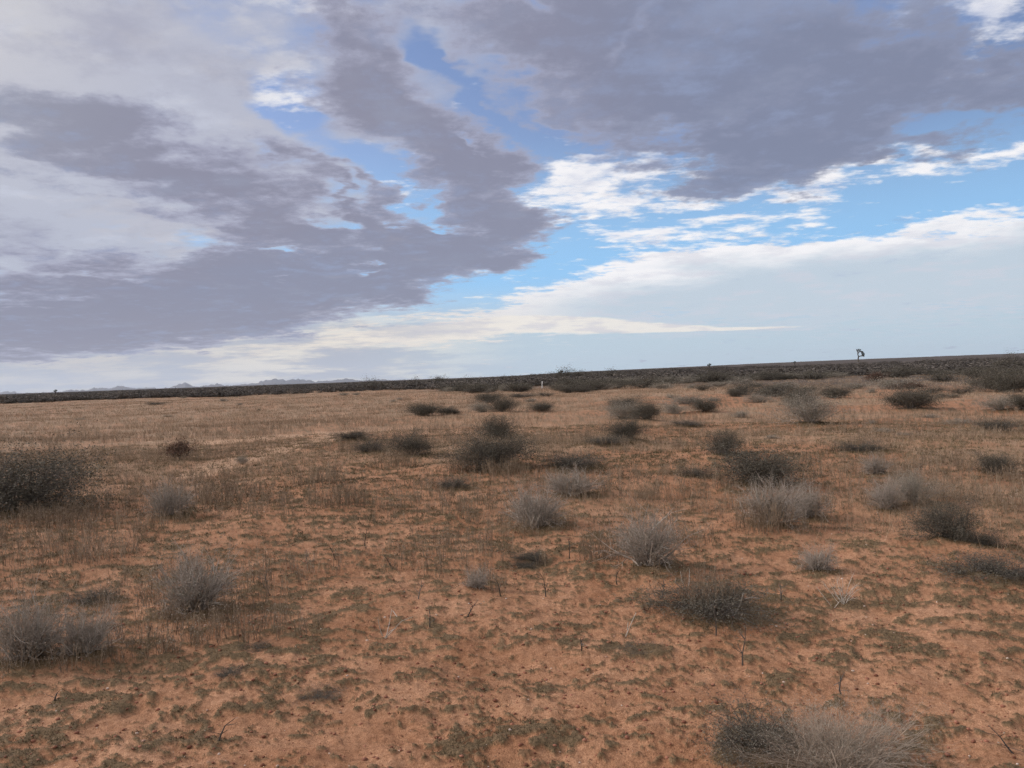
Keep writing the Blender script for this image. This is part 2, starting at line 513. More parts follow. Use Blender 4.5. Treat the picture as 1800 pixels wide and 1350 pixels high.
def ground_material():
    m = bpy.data.materials.new('desert_sand'); m.use_nodes = True
    t = m.node_tree; b = t.nodes['Principled BSDF']
    b.inputs['Roughness'].default_value = 0.95; b.inputs['Specular IOR Level'].default_value = 0.1
    tcn = t.nodes.new('ShaderNodeTexCoord')

    def nz(scale, detail=4, rough=0.6):
        n = t.nodes.new('ShaderNodeTexNoise'); n.inputs['Scale'].default_value = scale
        n.inputs['Detail'].default_value = detail; n.inputs['Roughness'].default_value = rough
        t.links.new(tcn.outputs['Object'], n.inputs['Vector']); return n.outputs['Fac']

    def rp(sock, p0, c0, p1, c1):
        r = t.nodes.new('ShaderNodeValToRGB')
        r.color_ramp.elements[0].position = p0; r.color_ramp.elements[1].position = p1
        r.color_ramp.elements[0].color = (*c0, 1); r.color_ramp.elements[1].color = (*c1, 1)
        t.links.new(sock, r.inputs[0]); return r.outputs[0]

    def mx(f, a, c, mode='MIX'):
        n = t.nodes.new('ShaderNodeMix'); n.data_type = 'RGBA'; n.blend_type = mode
        i = [q for q in n.inputs if q.type == 'RGBA']
        if isinstance(f, float): n.inputs[0].default_value = f
        else: t.links.new(f, n.inputs[0])
        for s_, v in zip(i, (a, c)):
            if isinstance(v, tuple): s_.default_value = (*v, 1)
            else: t.links.new(v, s_)
        return [q for q in n.outputs if q.type == 'RGBA'][0]

    def at(nm):
        a = t.nodes.new('ShaderNodeAttribute'); a.attribute_name = nm; return a.outputs['Fac']

    sand = rp(nz(0.6, 6), 0.30, (0.325, 0.168, 0.089), 0.70, (0.45, 0.260, 0.152))
    fine = rp(nz(38, 5, 0.7), 0.30, (0.66, 0.60, 0.56), 0.72, (1.22, 1.22, 1.22))
    sand = mx(1.0, sand, fine, 'MULTIPLY')
    grit = rp(nz(210, 2, 0.6), 0.35, (0.75, 0.72, 0.70), 0.68, (1.2, 1.22, 1.25))
    sand = mx(0.8, sand, grit, 'MULTIPLY')
    blot = rp(nz(2.3, 5, 0.65), 0.38, (0.74, 0.66, 0.60), 0.62, (1.06, 1.06, 1.06))
    sand = mx(0.75, sand, blot, 'MULTIPLY')
    dark = rp(nz(75, 3, 0.6), 0.30, (0.42, 0.34, 0.28), 0.42, (1.0, 1.0, 1.0))
    sand = mx(0.8, sand, dark, 'MULTIPLY')
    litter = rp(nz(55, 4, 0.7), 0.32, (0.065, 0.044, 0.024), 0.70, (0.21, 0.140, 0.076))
    thatch = rp(nz(3.5, 6, 0.7), 0.30, (0.21, 0.140, 0.086), 0.72, (0.36, 0.255, 0.163))
    scrub = rp(nz(0.035, 6, 0.6), 0.35, (0.050, 0.043, 0.038), 0.68, (0.095, 0.078, 0.064))
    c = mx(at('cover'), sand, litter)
    c = mx(at('grassy'), c, thatch)
    c = mx(at('track'), c, rp(nz(2.0), 0.3, (0.41, 0.26, 0.16), 0.7, (0.52, 0.35, 0.225)))
    c = mx(at('scrub'), c, scrub)
    t.links.new(c, b.inputs['Base Color'])
    bp = t.nodes.new('ShaderNodeBump'); bp.inputs['Strength'].default_value = 0.55; bp.inputs['Distance'].default_value = 0.02
    ad = t.nodes.new('ShaderNodeMath'); ad.operation = 'ADD'
    t.links.new(nz(28, 6, 0.7), ad.inputs[0]); t.links.new(nz(120, 3, 0.6), ad.inputs[1])
    t.links.new(ad.outputs[0], bp.inputs['Height'])
    t.links.new(bp.outputs[0], b.inputs['Normal'])
    return m


M_ground = ground_material()
# ================================================================== plant prototypes
def tubes(segs, sides=3):
    """segments (x0,y0,z0,r0, x1,y1,z1,r1, tint) -> verts, quads, tint"""
    S_ = np.asarray(segs, float)
    p0, r0, p1, r1, tn = S_[:, 0:3], S_[:, 3], S_[:, 4:7], S_[:, 7], S_[:, 8]
    d = p1 - p0; L = np.linalg.norm(d, axis=1, keepdims=True) + 1e-9; d = d / L
    up = np.where(np.abs(d[:, 2:3]) > 0.9, np.array([[1.0, 0, 0]]), np.array([[0, 0, 1.0]]))
    u = np.cross(d, up); u /= np.linalg.norm(u, axis=1, keepdims=True); w = np.cross(d, u)
    V = []
    for p, r in ((p0, r0), (p1, r1)):
        for k in range(sides):
            a = 2 * math.pi * k / sides
            V.append(p + (u * math.cos(a) + w * math.sin(a)) * r[:, None])
    V = np.stack(V, 1).reshape(-1, 3)
    b = (np.arange(len(S_)) * 2 * sides)[:, None]
    F = np.concatenate([b + np.array([[k, (k + 1) % sides, sides + (k + 1) % sides, sides + k]]) for k in range(sides)], 0)
    return V, F, np.repeat(tn, 2 * sides)


def leaves(P, size, g, tilt=None, asp=0.45):
    """little leaf quads (folded diamonds) at points P"""
    n = len(P)
    a = g.normal(size=(n, 3)); a /= np.linalg.norm(a, axis=1, keepdims=True)
    if tilt is not None:
        a = a + np.array([0, 0, tilt]); a /= np.linalg.norm(a, axis=1, keepdims=True)
    b = np.cross(a, g.normal(size=(n, 3))); b /= np.linalg.norm(b, axis=1, keepdims=True)
    s = (size * g.uniform(0.6, 1.4, n))[:, None]
    V = np.stack([P, P + a * s * 0.5 + b * s * asp * 0.5, P + a * s, P + a * s * 0.5 - b * s * asp * 0.5], 1).reshape(-1, 3)
    F = (np.arange(n) * 4)[:, None] + np.array([[0, 1, 2, 3]])
    return V, F, np.repeat(g.uniform(0, 1, n), 4)


def unit(v): return v / (np.linalg.norm(v) + 1e-9)


def branch(segs, tips, g, p, d, L, r, lev, lift, wob, ts, nsub, shrink=0.5):
    n = 4 if lev > 0 else 2
    t_ = np.clip(ts + g.normal() * 0.12, 0, 1)
    q_ = p
    for i in range(n):
        d = unit(d + g.normal(size=3) * wob + np.array([0, 0, lift]))
        if q_[2] < 0.012: d = unit(d + np.array([0, 0, 0.5]))
        e = q_ + d * L / n
        ra = r * (1 - 0.7 * i / n); rb = r * (1 - 0.7 * (i + 1) / n)
        segs.append((*q_, ra, *e, rb, t_))
        if lev > 0 and i > 0:
            for _ in range(nsub):
                sd_ = unit(d + g.normal(size=3) * 0.55)
                branch(segs, tips, g, q_ + (e - q_) * g.uniform(0, 1), sd_, L * shrink * g.uniform(0.6, 1.2), rb * 0.75, lev - 1, lift * 0.6, wob, ts, nsub, shrink)
        q_ = e
    tips.append(q_)


def shrub_proto(seed, stems=22, height=0.7, width=1.0, lev=2, nsub=2, r=0.006, lift=0.04, wob=0.16, ts=0.5, tmin=0.05,
                leaf=0, lsize=0.02, tight=0.05, droop=0.0, pale=0, lumpy=0.25):
    """returns (stem arrays, foliage arrays, bare branch arrays) for a shrub about `width` wide"""
    g = np.random.default_rng(seed)
    segs, tips, bare, bt = [], [], [], []
    lob = g.uniform(0, 6.28, 3)
    for i in range(stems + pale):
        ph = g.uniform(0, 2 * math.pi)
        th = math.acos(g.uniform(tmin, 0.98))
        dx = math.sin(th)
        rr = 1 + lumpy * (math.sin(2 * ph + lob[0]) * 0.6 + math.sin(3 * ph + lob[1]) * 0.4)
        d = np.array([math.cos(ph) * dx, math.sin(ph) * dx, math.cos(th)])
        Ln = (dx * width * 0.5 * rr + (1 - dx) * height) * g.uniform(0.62, 1.05)
        p = np.array([g.normal() * 0.035, g.normal() * 0.035, 0.0]) * width
        if i < stems:
            branch(segs, tips, g, p, d, Ln * 0.8, r, lev, lift, wob, ts, nsub)
        else:
            branch(bare, bt, g, p, d, Ln * g.uniform(0.5, 0.85), r * 1.1, 1, lift, wob * 1.3, 0.6, 1)
    st = tubes(segs)
    fo = None
    if leaf:
        T = np.array(tips)
        idx = g.integers(0, len(T), leaf)
        P = T[idx] + g.normal(size=(leaf, 3)) * tight
        P[:, 2] = np.abs(P[:, 2]) + 0.005
        fo = leaves(P, lsize, g, 0.6 - droop)
    bb = None
    if pale:                      # one mesh for each bare branch
        nb_ = len(bare) // pale
        bb = [tubes(bare[i * nb_:(i + 1) * nb_]) for i in range(pale)]
    # bring the plant to its nominal size
    T = np.array(tips)
    kx = width * 0.5 / np.percentile(np.abs(T[:, 0] - np.median(T[:, 0])), 93)
    kz = height / np.percentile(T[:, 2], 97)
    for arr in [st, fo] + (bb or []):
        if arr is not None:
            arr[0][:, 0:2] *= kx; arr[0][:, 2] *= kz
    return st, fo, bb


def weeds_proto(seed, n, spread, hgt, r=0.0022, seeds=True, lean=0.12):
    """a clump of upright dry annual stalks with seed heads"""
    g = np.random.default_rng(seed)
    segs = []; SP = []
    for i in range(n):
        a = g.uniform(0, 6.28); q_ = np.array([math.cos(a), math.sin(a), 0]) * spread * math.sqrt(g.uniform())
        d = unit(np.array([g.normal() * lean, g.normal() * lean, 1])); H = hgt * g.uniform(0.5, 1.1); tn = g.uniform(0, 1)
        p = q_
        for k in range(3):
            d = unit(d + g.normal(size=3) * 0.09); e = p + d * H / 3
            segs.append((*p, r * (1 - k * 0.25), *e, r * (0.8 - k * 0.25), tn))
            if k > 0:
                for _ in range(2):
                    s2 = unit(d + g.normal(size=3) * 0.5); e2 = p + s2 * H * 0.22
                    segs.append((*p, r * 0.5, *e2, r * 0.3, tn)); SP.append(e2)
            p = e
        SP.append(p)
    SP = np.array(SP)
    SP = SP + g.normal(size=SP.shape) * 0.004
    return tubes(segs), (leaves(SP, 0.012, g, 0.4, 0.6) if seeds else None)


def mk(name, arr, mat): return mesh_from(name, arr[0], arr[1], mat, {'tint': arr[2]})


PROTO = {}


def proto(kind, i, parts):
    out = []
    for nm, a, m in parts:
        for q_ in (a if isinstance(a, list) else [a]):
            if q_ is not None: out.append((nm, mk(nm, q_, m)))
    PROTO.setdefault(kind, []).append(out)


for i in range(4):      # wiry leafless grey burrobush
    s, f, b = shrub_proto(100 + i, stems=62, height=0.74, lev=2, nsub=2, r=0.0095, ts=0.5, leaf=3500, lsize=0.012, tight=0.025, pale=7, lift=0.06, tmin=0.02)
    proto('grey', i, [('stem', s, M_twig), ('foliage', f, M_greyleaf), ('bare_branch', b, M_pale)])
for i in range(4):      # dark bushy
    s, f, b = shrub_proto(200 + i, stems=46, height=0.66, lev=2, nsub=2, r=0.0060, ts=0.5, leaf=24000, lsize=0.013, tight=0.036, pale=2, tmin=0.0, lumpy=0.35)
    proto('dark', i, [('stem', s, M_dark), ('foliage', f, M_olive), ('bare_branch', b, M_twig)])
for i in range(3):      # soft grey green
    s, f, b = shrub_proto(300 + i, stems=46, height=0.66, lev=2, nsub=2, r=0.0055, ts=0.5, leaf=14000, lsize=0.012, tight=0.03, tmin=0.0, lumpy=0.35)
    proto('soft', i, [('stem', s, M_twig), ('foliage', f, M_greyleaf)])
for i in range(3):      # low spreading mat of dead twigs
    s, f, b = shrub_proto(400 + i, stems=60, height=0.30, lev=2, nsub=2, r=0.0045, ts=0.4, leaf=9000, lsize=0.013, tight=0.03, tmin=0.0, lift=0.0, lumpy=0.4)
    proto('low', i, [('stem', s, M_dark), ('foliage', f, M_olive)])
for i in range(3):      # airy upright creosote
    s, f, b = shrub_proto(500 + i, stems=26, height=1.0, width=1.15, lev=2, nsub=2, r=0.0060, ts=0.4, leaf=7000, lsize=0.018, tight=0.03, tmin=0.45, lift=0.08, wob=0.1)
    proto('creosote', i, [('stem', s, M_dark), ('foliage', f, M_olive)])
s, f, b = shrub_proto(555, stems=150, height=0.5, lev=2, nsub=2, r=0.0036, ts=0.5, leaf=9000, lsize=0.006, tight=0.02, tmin=0.0, pale=9, wob=0.12, lumpy=0.2)
proto('spray', 0, [('stem', s, M_tan), ('foliage', f, M_greyleaf), ('bare_branch', b, M_pale)])
for i in range(2):      # rusty
    s, f, b = shrub_proto(600 + i, stems=26, height=0.8, lev=1, nsub=2, r=0.0070, ts=0.3, leaf=2600, lsize=0.034, tight=0.03, tmin=0.35)
    proto('rusty', i, [('stem', s, M_dark), ('foliage', f, M_rust)])
for i in range(3):      # thicket of dry annuals
    s, f = weeds_proto(700 + i, 130, 0.46, 0.5, 0.0036)
    proto('weedy', i, [('stem', s, M_stalk), ('foliage', f, M_seed)])  # the foliage part of a weed clump is its seed heads
for i in range(2):      # straw coloured
    s, f, b = shrub_proto(800 + i, stems=14, height=0.8, lev=1, nsub=1, r=0.006, ts=0.7, leaf=300, lsize=0.02, tight=0.03, tmin=0.3)
    proto('straw', i, [('stem', s, M_pale), ('foliage', f, M_straw)])

RNGP = np.random.default_rng(99)


def place(kind, x, y, w, h, label, group, cat='shrub', name=None, vi=None, turn=None, sink=0.01, tilt=0.0):
    """a plant of its own: an Empty at its foot that parents stem, foliage and bare branches"""
    vs = PROTO[kind]
    i = int(RNGP.integers(len(vs))) if vi is None else vi
    nat = {'grey': .74, 'dark': .66, 'soft': .66, 'low': .30, 'creosote': 1.0, 'rusty': .8, 'weedy': .5, 'straw': .8, 'spray': .5}[kind]
    e = bpy.data.objects.new(name or {'grey': 'burrobush', 'dark': 'dark_shrub', 'soft': 'grey_green_shrub', 'low': 'low_shrub', 'creosote': 'creosote_bush', 'rusty': 'rust_brown_bush', 'weedy': 'weed_clump', 'straw': 'straw_bush', 'spray': 'burrobush'}[kind], None)
    C.objects.link(e)
    e.location = (x, y, float(relief(x, y)) - sink)
    e.rotation_euler = (tilt, 0, RNGP.uniform(0, 6.28) if turn is None else turn)
    wn = {'creosote': 1.15, 'weedy': .92}.get(kind, 1.0)
    e.scale = (w / wn, w / wn, h / nat)
    e.empty_display_size = 0.2
    tag(e, label, cat, group)
    for nm, me in vs[i]: link(nm, me, e)
    return e
# ================================================================== shrubs seen one by one
# kind, x, y of the foot, width, height (photo pixels), label, extras
SH = [
 ('dark', 40, 908, 205, 90, 'big dark rounded shrub with pale grey twig tips at the left edge of the photo'),
 ('grey', 298, 914, 72, 58, 'small grey shrub with weeds at its foot, right of the big dark rounded shrub'),
 ('rusty', 319, 809, 38, 34, 'lone rust brown bush standing on the open grassy plain'),
 ('soft', 425, 815, 20, 12, 'tiny grey tuft beside the orange wheel track on the plain'),
 ('grey', 347, 1088, 124, 98, 'wiry leafless grey shrub casting a dark patch on bare orange sand, left of centre'),
 ('grey', 48, 1178, 118, 100, 'wiry grey shrub cut by the lower left edge, taller of the pair'),
 ('grey', 148, 1158, 84, 76, 'smaller wiry grey shrub growing against the right of the lower left pair'),
 ('weedy', 560, 852, 100, 40, 'ragged clump of brown weeds behind the shrubs left of centre'),
 ('weedy', 605, 892, 92, 44, 'weed clump with pale seed heads, nearer of the two left of centre'),
 ('low', 650, 799, 70, 24, 'low dark brush on a small orange mound left of centre'),
 ('dark', 722, 806, 62, 36, 'dark shrub with thin weeds right of the orange mound'),
 ('low', 625, 775, 60, 16, 'flat brown brush on top of the small orange mound'),
 ('dark', 874, 776, 66, 34, 'round dark shrub directly behind the wide dark shrub at centre'),
 ('dark', 868, 830, 112, 52, 'wide dark shrub fronted by tall dry weeds near the centre'),
 ('weedy', 815, 832, 70, 40, 'grey brown weeds against the left of the wide dark shrub at centre'),
 ('low', 1002, 826, 112, 22, 'long flat dark mat shrub right of the centre'),
 ('dark', 742, 733, 52, 18, 'dark mound shrub leftmost in the row on the far plain'),
 ('dark', 790, 730, 38, 11, 'lowest dark shrub second from the left in the row on the far plain'),
 ('soft', 848, 727, 48, 15, 'pale grey shrub joined to the dark one in the row on the far plain'),
 ('dark', 885, 726, 50, 22, 'tallest dark shrub of the row on the far plain'),
 ('dark', 952, 725, 42, 14, 'dark shrub at the right end of the row on the far plain'),
 ('dark', 862, 708, 40, 15, 'dark shrub behind the tallest of the row on the far plain'),
 ('low', 915, 699, 60, 8, 'low dark brush line stretching behind the row on the far plain'),
 ('low', 795, 862, 72, 18, 'sparse dark twigs on bare sand below the wide centre shrub'),
 ('grey', 1004, 878, 92, 42, 'pale grey twiggy shrub just behind the white stemmed one'),
 ('grey', 942, 936, 106, 68, 'grey shrub with white dead stems at its front, near the centre'),
 ('low', 936, 988, 52, 20, 'low dark tuft on the sand in front of the white stemmed shrub'),
 ('weedy', 1135, 880, 42, 34, 'small upright grey weed tuft alone between two larger shrubs'),
 ('dark', 1101, 778, 66, 32, 'compact dark shrub above a bare orange slope right of centre'),
 ('low', 1066, 785, 80, 13, 'flat dark brush at the left foot of the compact dark shrub'),
 ('dark', 1098, 722, 56, 18, 'dark shrub at the back of the tall grey clump right of centre'),
 ('soft', 1098, 740, 70, 26, 'grey shrub at the front of the tall clump right of centre'),
 ('dark', 1135, 740, 56, 26, 'dark shrub at the right of the tall clump right of centre'),
 ('soft', 1186, 730, 46, 17, 'grey low shrub between the tall clump and the round one'),
 ('dark', 1238, 726, 48, 20, 'round dark green shrub just right of the tall clump'),
 ('soft', 1205, 712, 60, 12, 'grey shrub behind the round dark green one'),
 ('dark', 1275, 803, 56, 36, 'dark bush with a feathery top above the pale branched shrub'),
 ('low', 1220, 842, 66, 17, 'low dark brush left of the pale branched shrub'),
 ('dark', 1332, 860, 130, 56, 'wide dark shrub holding a few bleached white branches'),
 ('grey', 1352, 928, 96, 72, 'silvery grey shrub bristling with upright weeds, right of centre'),
 ('grey', 1418, 916, 68, 54, 'darker grey shrub joined to the right of the silvery weedy one'),
 ('grey', 1556, 903, 66, 48, 'grey shrub at the left of the cluster by the right edge'),
 ('soft', 1610, 893, 78, 50, 'grey green shrub at the right of the cluster by the right edge'),
 ('dark', 1670, 957, 92, 58, 'rounded dark shrub in front of the cluster by the right edge'),
 ('low', 1728, 962, 66, 30, 'low ragged brush at the right of the rounded dark shrub'),
 ('grey', 1142, 1008, 118, 84, 'large grey wiry shrub with white base twigs, right of centre'),
 ('low', 1240, 1088, 175, 50, 'sprawling dark shrub flattened on the sand under grey weeds'),
 ('weedy', 1250, 1078, 110, 88, 'tall grey weeds rising out of the sprawling dark shrub'),
 ('grey', 1436, 1008, 56, 42, 'small thin grey bush alone on sand right of the wiry shrub'),
 ('straw', 1482, 1066, 64, 62, 'straw coloured dead plant with curved pale stalks'),
 ('spray', 1480, 1405, 300, 116, 'big wiry grey shrub filling the bottom edge at the right'),
 ('low', 1325, 1335, 190, 62, 'dark low brush at the left of the bottom edge shrub'),
 ('dark', 1748, 836, 54, 30, 'small rounded shrub standing apart near the right edge'),
 ('soft', 1425, 748, 86, 46, 'large pale grey green shrub, biggest in the middle distance at right'),
 ('dark', 1405, 716, 56, 22, 'dark shrub peeping over the large pale grey green one'),
 ('dark', 1602, 722, 78, 30, 'broad dark shrub right of the large pale grey green one'),
 ('dark', 1768, 690, 80, 33, 'large dark bush reaching the right edge below the skyline'),
 ('low', 1512, 800, 84, 20, 'brown brush strip below the broad dark shrub'),
 ('low', 1745, 762, 80, 22, 'dark brush strip near the right edge above the rounded shrub'),
 ('dark', 1292, 698, 28, 13, 'small dark shrub on the far plain left of the twin shrubs'),
 ('dark', 1352, 693, 40, 14, 'left one of the twin dark shrubs on the far plain'),
 ('soft', 1332, 708, 44, 14, 'grey shrub just below the twin dark shrubs'),
 ('dark', 1465, 700, 50, 17, 'dark shrub above the large pale grey green one'),
 ('soft', 1303, 735, 25, 10, 'small grey tuft left of the large pale grey green shrub'),
 ('low', 1203, 752, 58, 9, 'thin dark crust of brush on sand behind the compact dark shrub'),
 ('grey', 838, 1037, 48, 34, 'little grey upright tuft on sand below the centre'),
 ('grey', 1540, 838, 46, 32, 'dark twiggy plant behind the cluster by the right edge'),
 ('weedy', 1592, 846, 60, 36, 'reddish brown dry weeds behind the cluster by the right edge'),
 ('soft', 1757, 725, 60, 22, 'grey brown brush under the large dark bush at the right edge'),
 ('rusty', 1542, 672, 28, 16, 'dark reddish bush on the far plain under the tall yucca'),
 ('rusty', 1600, 684, 56, 12, 'flat reddish brush on the far plain right of the tall yucca'),
 ('low', 1024, 690, 40, 9, 'dark branch heap on the far plain by the marker post'),
 ('soft', 988, 686, 28, 9, 'grey shrub right beside the white marker post'),
 ('dark', 1795, 722, 40, 26, 'dark shrub cut off by the right edge in the middle distance'),
 ('low', 1120, 1150, 80, 14, 'thin flat dark mat on the bare sand near the bottom centre'),
 ('low', 560, 1222, 74, 8, 'grey flattened tuft on the sand near the bottom, left of centre'),
 ('low', 405, 1190, 54, 14, 'small dark grey tuft right of the wiry grey pair'),
 ('low', 175, 1064, 78, 22, 'flat dark tuft with one upright twig left of the wiry grey shrub'),
 ('low', 455, 1143, 50, 12, 'small dark patch of dead twigs below the wiry grey shrub'),
 ('low', 1722, 1020, 150, 34, 'broad low dark brush on the sand at the right edge'),
 ('low', 925, 1000, 50, 14, 'thin dark twigs on the sand right beside the low dark tuft'),
 ('weedy', 105, 926, 150, 40, 'dry weeds with pale heads in front of the big dark rounded shrub'),
 ('weedy', 400, 882, 130, 38, 'brown weed patch right of the small grey shrub at the left'),
 ('weedy', 890, 838, 90, 34, 'pale headed weeds in front of the wide dark shrub at centre'),
 ('weedy', 690, 822, 90, 30, 'brown weeds in front of the dark shrub right of the orange mound'),
 ('weedy', 1342, 938, 100, 60, 'upright weeds with pale heads in front of the silvery grey shrub'),
 ('weedy', 1062, 985, 90, 58, 'reddish weeds left of the large grey wiry shrub'),
 ('weedy', 1205, 955, 110, 40, 'thin weeds on bare sand behind the large grey wiry shrub'),
 ('weedy', 1690, 880, 100, 30, 'faint brown weeds behind the rounded dark shrub at the right'),
 ('weedy', 180, 985, 130, 38, 'sparse dark weeds on the sand below the big dark rounded shrub'),
]
GROUP = {'spray': 'wiry grey burrobushes on the sand', 'grey': 'wiry grey burrobushes on the sand', 'dark': 'dark rounded desert shrubs', 'soft': 'grey green desert shrubs', 'low': 'low flattened brush',
         'rusty': 'rust brown bushes', 'weedy': 'clumps of dry weeds', 'straw': 'straw coloured dead plants'}
spots = []
for s in SH:
    x, y = ground_at(s[1], s[2] if s[2] < 1400 else 1400)
    d = math.hypot(x, y)
    w = s[3] / FPX * y; h = s[4] / FPX * y
    y += w * 0.22 * (1 if s[0] != 'low' else 0.6)
    spots.append((s, x * (1 + w * 0.22 / max(y, 1)), y, w, h))
    if s[0] in ('dark', 'low', 'grey', 'soft') and d < 40 and w > 0.3:
        MOUNDS.append((x, y, w * 0.75, min(0.05, 0.06 * w)))
for (s, x, y, w, h) in spots:
    if y < 30 and w > 0.25 and s[0] != 'weedy': LITTER_SHADE.append((x + 0.12 * w, y - 0.05 * w, w * 0.47))  # shifted away from the sun, so the dark ring doubles as painted shadow
for (s, x, y, w, h) in spots:
    place(s[0], x, y, w, h * (1.15 if s[0] in ('grey', 'dark', 'soft') else 1.0), s[5], GROUP[s[0]])

# ================================================================== ground sheet
def ground_mesh():
    # rings from under the camera to the horizon, closer together where seen close
    rs = [0.02, 0.12, 0.25, 0.4]
    while rs[-1] < 42000:
        r_ = rs[-1]
        if r_ < 2.4: st = 0.15
        else: st = max(0.0105, r_ * r_ / (800 * CAM_H) * 1.2)
        st = min(st, r_ * 0.09)
        rs.append(r_ + st)
    rs = np.array(rs)
    a = np.concatenate([np.arange(-180, -80, 4.0), np.arange(-80, -40, 0.25), np.arange(-40, 40, 0.10), np.arange(40, 80, 0.25), np.arange(80, 180, 4.0)])
    A = np.radians(a)
    X_ = rs[:, None] * np.sin(A)[None, :]; Y_ = rs[:, None] * np.cos(A)[None, :]
    shp = X_.shape
    x = X_.ravel(); y = Y_.ravel(); r = np.hypot(x, y)
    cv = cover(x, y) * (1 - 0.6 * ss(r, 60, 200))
    gr = grassy(x, y); tr = track(x, y)
    z = relief(x, y)
    fine = (fbm(x, y, 5.0, 3, 15) - 0.5) * 0.042 + (fbm(x, y, 19.0, 2, 16) - 0.5) * 0.015
    z = z + fine * (1 - ss(r, 20, 60)) + cv * 0.013 * (1 - ss(r, 30, 80)) - tr * 0.03
    ang = np.degrees(np.arctan2(x, y))
    edge = 230 - 130 * ss(ang, -30, 2) - 45 * ss(ang, 2, 22)
    sb = ss(r + (fbm(x, y, 0.03, 3, 91) - 0.5) * edge * 0.8, edge * 0.9, edge * 1.5) * 0.95
    nr, na = shp
    i = np.arange(nr - 1)[:, None] * na; j = np.arange(na)[None, :]; j2 = (j + 1) % na
    F = np.stack([i + j, i + j2, i + na + j2, i + na + j], -1).reshape(-1, 4)
    F = F[:, ::-1]
    V = np.stack([x, y, z], 1)
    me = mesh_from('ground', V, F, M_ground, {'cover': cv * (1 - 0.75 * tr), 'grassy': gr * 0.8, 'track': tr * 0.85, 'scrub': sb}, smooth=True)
    return me


print('ground...')
g_o = link('ground', ground_mesh())
tag(g_o, 'orange desert sand with dry mats and grass running to the horizon', 'ground', kind='structure')
V_REL = lambda x, y: relief(x, y) + (fbm(x, y, 5.0, 3, 15) - 0.5) * 0.042 * (1 - ss(np.hypot(x, y), 20, 60)) + cover(x, y) * 0.013

# ================================================================== far mountains
def mountains():
    # skyline of the far ranges: photo x, photo y of the crest
    pr = [(-200, 690), (-60, 690), (0, 690), (20, 688), (45, 691), (100, 690), (125, 686), (150, 685), (165, 682), (190, 683), (208, 678), (222, 680), (240, 684), (262, 681), (280, 684), (300, 681), (318, 674), (326, 673), (340, 678),
          (352, 679), (372, 676), (385, 674), (400, 678), (430, 675), (450, 673), (470, 668), (485, 666), (500, 668), (520, 666), (540, 668), (556, 671), (575, 669), (590, 667), (610, 666), (640, 670), (665, 667), (700, 668), (735, 667), (780, 668), (840, 667), (930, 664), (1100, 658)]
    az = []; el = []
    for p in pr:
        a_, e_ = azel(*p); az.append(a_); el.append(e_)
    az = np.array(az); el = np.array(el) + 0.055
    for nm, D0, lo, hi, k, sd_ in (('near', 15000.0, -45.0, 4.0, 1.0, 3),):
        a = np.linspace(-40, 4, 900); d = np.linspace(-1, 1, 34)
        crest = np.interp(a, az, el) + (vnoise(a * 6, a * 0, 4) - 0.5) * 0.10 + (vnoise(a * 19, a * 0, 5) - 0.5) * 0.04
        Hc = np.maximum(D0 * np.tan(np.radians(np.maximum(crest, 0.02))), 8)
        AA, DD = np.meshgrid(a, d, indexing='ij')
        rad = D0 + DD * 1900
        sx_ = rad * np.sin(np.radians(AA)); sy_ = rad * np.cos(np.radians(AA))
        prof = np.clip(1 - np.abs(DD), 0, 1) ** 0.9
        rg = fbm(sx_, sy_, 1 / 420.0, 5, 8, 0.55)
        hz_ = Hc[:, None] * prof * (1 - (0.55 * (1 - prof) * rg * 1.4)) - 12
        V = np.stack([sx_, sy_, hz_], -1).reshape(-1, 3)
        na, nd_ = AA.shape
        i = np.arange(na - 1)[:, None] * nd_; j = np.arange(nd_ - 1)[None, :]
        F = np.stack([i + j, i + nd_ + j, i + nd_ + j + 1, i + j + 1], -1).reshape(-1, 4)
        return mesh_from('mountains', V, F, M_mount, {'tint': rg.ravel()}, smooth=True)


M_mount = material('bare_rock_slope', (0.07, 0.07, 0.08), (0.14, 0.13, 0.13))
tag(link('mountains', mountains()), 'low blue grey mountain range along the far left horizon', 'mountains', kind='structure')

# ================================================================== merge copies of a plant into one mesh
def low_proto(seed, leaf, lsize, height, width=1.0, stems=9, tmin=0.0, r=0.012, dark=0.5):
    s, f, _ = shrub_proto(seed, stems=stems, height=height, width=width, lev=1, nsub=1, r=r, ts=0.4, leaf=leaf, lsize=lsize, tight=0.06, tmin=tmin)
    V = np.vstack([s[0], f[0]]); F = np.vstack([s[1], f[1] + len(s[0])]); T = np.concatenate([s[2] * 0.8, f[2]])
    return V, F, T


def scatter(protos, xs, ys, zs, ws, hs, g):
    Vs, Fs, Ts = [], [], []; off = 0
    pick = g.integers(0, len(protos), len(xs))
    for k, (V, F, T) in enumerate(protos):
        ii = np.where(pick == k)[0]
        if not len(ii): continue
        a = g.uniform(0, 6.28, len(ii)); ca, sa = np.cos(a), np.sin(a)
        X_ = V[None, :, 0] * ws[ii, None]; Y_ = V[None, :, 1] * ws[ii, None]; Z_ = V[None, :, 2] * hs[ii, None]
        P = np.stack([X_ * ca[:, None] - Y_ * sa[:, None] + xs[ii, None], X_ * sa[:, None] + Y_ * ca[:, None] + ys[ii, None], Z_ + zs[ii, None]], -1).reshape(-1, 3)
        FF = (F[None] + (np.arange(len(ii)) * len(V))[:, None, None]).reshape(-1, F.shape[1]) + off
        sh = g.uniform(-0.3, 0.3, len(ii))
        Vs.append(P); Fs.append(FF); Ts.append(np.clip((T[None] + sh[:, None]), 0, 1).ravel()); off += len(P)
    return np.vstack(Vs), np.vstack(Fs), np.concatenate(Ts)


M_scrub = material('mixed_scrub', (0.055, 0.047, 0.040), (0.19, 0.16, 0.13), mid=(0.08, 0.068, 0.056))
